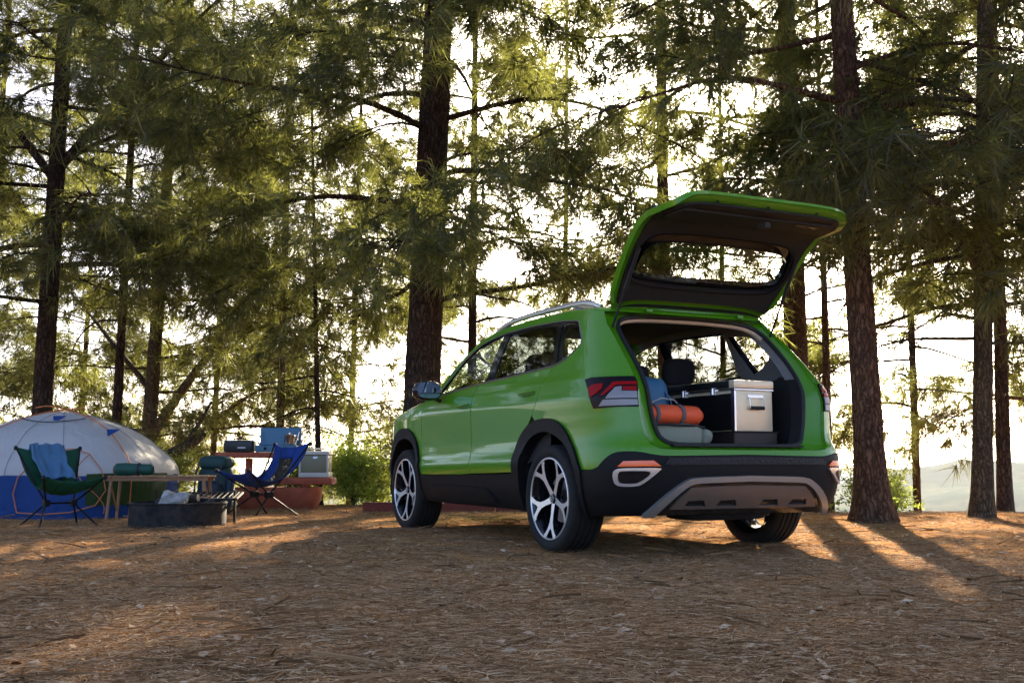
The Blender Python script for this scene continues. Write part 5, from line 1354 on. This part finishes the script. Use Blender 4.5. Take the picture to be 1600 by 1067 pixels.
# red timber kerb behind the car
def kerb():
    xs = np.linspace(-1.72, 1.35, 9); o = None
    for i, (a, b) in enumerate(((-1.72, -.20), (-.19, 1.35))):
        mb = MB(); n = 10; P = []
        for t in np.linspace(0, 1, n):
            x_ = a + (b - a) * t; y_ = 12.75 + .012 * math.sin(t * 5 + i); z_ = gz(x_, y_); w_ = .07; h_ = .145
            P.append([Vector((x_, y_ + yy, z_ - .04 + zz)) for yy, zz in ((-w_, 0), (-w_, h_ - .012), (-w_ + .012, h_), (w_ - .012, h_), (w_, h_ - .012), (w_, 0))])
        mb.grid(P); mb.add(P[0], [tuple(range(6))]); mb.add(P[-1], [tuple(range(6))])
        o = mb.build('edging_beam', noisy('dark_red_timber', (.13, .022, .016), (.20, .040, .028), scale=6, rough=.8, bump=.3, dist=.004, stretch=(.5, 6, 6)), None, smooth=True, angle=40)
        tag(o, ['dark red edging beam lying left of the car front wheel', 'dark red edging beam seen under the car body'][i], 'edging beam', 'red beams edging the parking place')
kerb()

# ------------------------------------------------------------------ shrubs, leaning trunk
def shrub(name, x, y, wd, ht, n, label, seed, shade=.1, stems=7):
    rng = random.Random(seed); z0 = gz(x, y); root = empty(name, (x, y, z0)); tag(root, label, 'shrub', 'shrubs along the crest')
    pts, rots, sizes, picks, shades = [], [], [], [], []
    for i in range(stems):
        a = rng.uniform(0, 6.28); r = rng.uniform(.1, .5) * wd; h = ht * rng.uniform(.6, .95)
        c = [Vector((r * math.cos(a) * t ** 1.3 * .8, r * math.sin(a) * t ** 1.3 * .6, h * t - .03)) for t in np.linspace(0, 1, 6)]
        mb = MB(); mb.tube(c, [.012 * (1 - .7 * t / 5) for t in range(6)], n=5, cap=False); mb.build('stem', BARK[0], root, smooth=True)
        for k in range(n // stems):
            t = rng.uniform(.15, 1.0); j = min(4, int(t * 5)); p = c[j].lerp(c[j + 1], t * 5 - j)
            az = rng.uniform(0, 6.28); pts.append(p + Vector((rng.gauss(0, .08) * wd, rng.gauss(0, .06) * wd, rng.gauss(0, .04)))); rots.append((rng.uniform(-.5, .5), rng.uniform(-1.1, .2), az)); sizes.append(rng.uniform(.55, 1.0) * min(1, ht / .8 + .2)); picks.append(rng.randrange(3)); shades.append(shade + rng.uniform(-.25, .25))
    scatter('foliage', pts, rots, sizes, picks, shades, 'leaf_scatter', LS, root)
shrub('leafy_shrub', -2.15, 15.0, 1.15, .92, 200, 'bright green leafy shrub left of the car bonnet', 1, .7, 12)  # leaf tone raised to paint in the backlight on this shrub
shrub('leafy_shrub', -1.95, 15.9, .8, .70, 120, 'smaller leafy shrub between the bright green shrub and the car bonnet', 2, .2)
shrub('leafy_shrub', 4.45, 13.6, .7, .55, 90, 'small leafy shrub behind the rear bumper corner', 3, .1)
shrub('leafy_shrub', 4.95, 14.2, .5, .42, 60, 'low leafy shrub left of the thick brown trunk', 4, .1)
shrub('leafy_shrub', -3.0, 15.6, .9, .75, 110, 'leafy shrub between the slender young pine and the cool box', 5, .15)
shrub('leafy_shrub', -5.1, 16.2, 1.2, .8, 140, 'leafy shrub behind the tent and the leaning limb', 6, .05)
def leaning():
    a, b = at(235, 735, 16.5), at(318, 676, 17.2); mb = MB(); d = b - a
    mb.tube([a + d * (-.25)] + [a + d * t + Vector((0, 0, .03 * math.sin(6 * t))) for t in np.linspace(0, 1, 7)], [.11, .105, .10, .095, .09, .085, .08, .07], n=10)
    mb.tube([a + d * .6, a + d * .8 + Vector((.1, 0, .28)), a + d * .9 + Vector((.16, .1, .55))], [.045, .03, .02], n=7)
    o = mb.build('leaning_trunk', BARK[2], None, smooth=True, angle=180); tag(o, 'pale leaning dead trunk between the tent and the picnic table', 'dead trunk')
leaning()

# ------------------------------------------------------------------ fallen needles, chips and leaves on the ground
def litter_mat():
    m = bpy.data.materials.new('dry_needles'); m.use_nodes = True; t = m.node_tree; b = t.nodes['Principled BSDF']; b.inputs['Roughness'].default_value = .9; b.inputs['Specular IOR Level'].default_value = .05
    a = t.nodes.new('ShaderNodeAttribute'); a.attribute_name = 'tone'; r = t.nodes.new('ShaderNodeValToRGB'); cr = r.color_ramp
    cr.elements[0].position = 0; cr.elements[0].color = (.06, .033, .017, 1); cr.elements[1].position = 1; cr.elements[1].color = (.76, .63, .48, 1)
    for p, c in ((.35, (.33, .185, .086, 1)), (.7, (.58, .39, .215, 1))): e = cr.elements.new(p); e.color = c
    t.links.new(a.outputs['Fac'], r.inputs[0]); t.links.new(r.outputs[0], b.inputs['Base Color']); return m
LITM = litter_mat()
def litter_patch(seed, n=92, rad=.25):
    rng = np.random.default_rng(seed); S = []
    for i in range(n):
        a = rng.uniform(0, 6.283); c = rng.normal(size=2) * rad * .55; L = rng.uniform(.02, .075); d = np.array([math.cos(a), math.sin(a), 0]); s = np.array([-d[1], d[0], 0])
        k = rng.uniform(-.25, .25); z = rng.uniform(.002, .016); tilt = rng.uniform(-.06, .10)
        pts = np.array([[c[0], c[1], z] + d * (L * t) + s * (k * L * t * t) + np.array([0, 0, tilt * L * t * (1 - .6 * t)]) for t in (0, 1)])
        sd = s * .8 + np.array([0, 0, .6]) * rng.uniform(-1, 1); S.append((pts, sd / np.linalg.norm(sd), [.0012, 0], float(np.clip(rng.beta(2, 2.6), 0, 1))))
    return strips_mesh('litter_patch', S, LITM)
def chip_mesh(seed):
    rng = np.random.default_rng(seed); S = []
    a = rng.uniform(.008, .026)
    pts = np.array([[-a, 0, .004], [0, .004, .008], [a, 0, .005]]); S.append((pts, np.array([.1, .97, .2]), [a * .25, a * .42, 0], [.05, .8, .55, .7, .2, .85, .6, .75][seed % 8]))
    return strips_mesh('chip', S, LITM)
def grd(n, ymin, ymax, bias, seed):
    rng = random.Random(seed); out = []
    while len(out) < n:
        y = ymin + (ymax - ymin) * rng.random() ** bias; x = rng.uniform(-.52, .52) * (y + .8)
        if y > crest(x) + 1.5: continue
        out.append((x, y, gz(x, y) + .002))
    return out
def litter():
    LT = [template('litter_patch', litter_patch(s)) for s in (1, 2, 3, 4, 5)]; rng = random.Random(5)
    P = grd(5200, 2.2, 15.5, 1.55, 3); n = len(P)
    o = scatter('pine_needle_litter', P, [(rng.uniform(-.05, .05), rng.uniform(-.05, .05), rng.uniform(0, 6.28)) for _ in range(n)], [rng.uniform(.75, 1.25) for _ in range(n)], [rng.randrange(5) for _ in range(n)], [0] * n, 'litter_scatter', LT)
    tag(o, 'fallen dry pine needles strewn over the whole clearing', 'pine needles', kind='stuff')
    CT = [template('chip', chip_mesh(s)) for s in range(1, 9)]
    for s in range(3):
        rng2 = np.random.default_rng(40 + s); S = []; L = rng2.uniform(.05, .12)
        c = np.array([[L * (2 * t - 1), .02 * math.sin(4 * t + s), .008 + .006 * math.sin(3 * t)] for t in np.linspace(0, 1, 6)])
        for sd in (np.array([0, 1.0, 0]), np.array([0, .2, .98])): S.append((c, sd, np.linspace(.004, .0015, 6), .12 + .15 * s))
        S.append((np.array([c[2], c[2] + [.02, .035, .01], c[2] + [.03, .07, .012]]), np.array([.9, -.3, .2]), [.0025, .0018, 0], .15)); CT.append(template('twig', strips_mesh('twig', S, LITM)))
    P = grd(6500, 2.3, 13, 1.45, 8); n = len(P)
    o = scatter('fallen_bark_chips', P, [(rng.uniform(-.25, .25), rng.uniform(-.25, .25), rng.uniform(0, 6.28)) for _ in range(n)], [rng.uniform(.5, 1.5) for _ in range(n)], [(rng.randrange(8) if rng.random() > .10 else 8 + rng.randrange(3)) for _ in range(n)], [0] * n, 'chip_scatter', CT)
    tag(o, 'pale bark chips and broken twigs scattered on the ground', 'bark chips', kind='stuff')
litter()

# ------------------------------------------------------------------ air
def haze():
    mb = MB(); mb.box((0, 1900, -51), (6400, 4700, 150)); m = bpy.data.materials.new('thin_haze'); m.use_nodes = True; t = m.node_tree; t.nodes.clear()
    out = t.nodes.new('ShaderNodeOutputMaterial'); v = t.nodes.new('ShaderNodeVolumePrincipled'); v.inputs['Color'].default_value = (.82, .91, 1.0, 1); v.inputs['Density'].default_value = HAZE; v.inputs['Anisotropy'].default_value = .3
    t.links.new(v.outputs[0], out.inputs['Volume']); o = mb.build('haze', m, None); tag(o, 'thin pale haze in the air over the hills', 'haze', kind='stuff')
HAZE = .00008
haze()
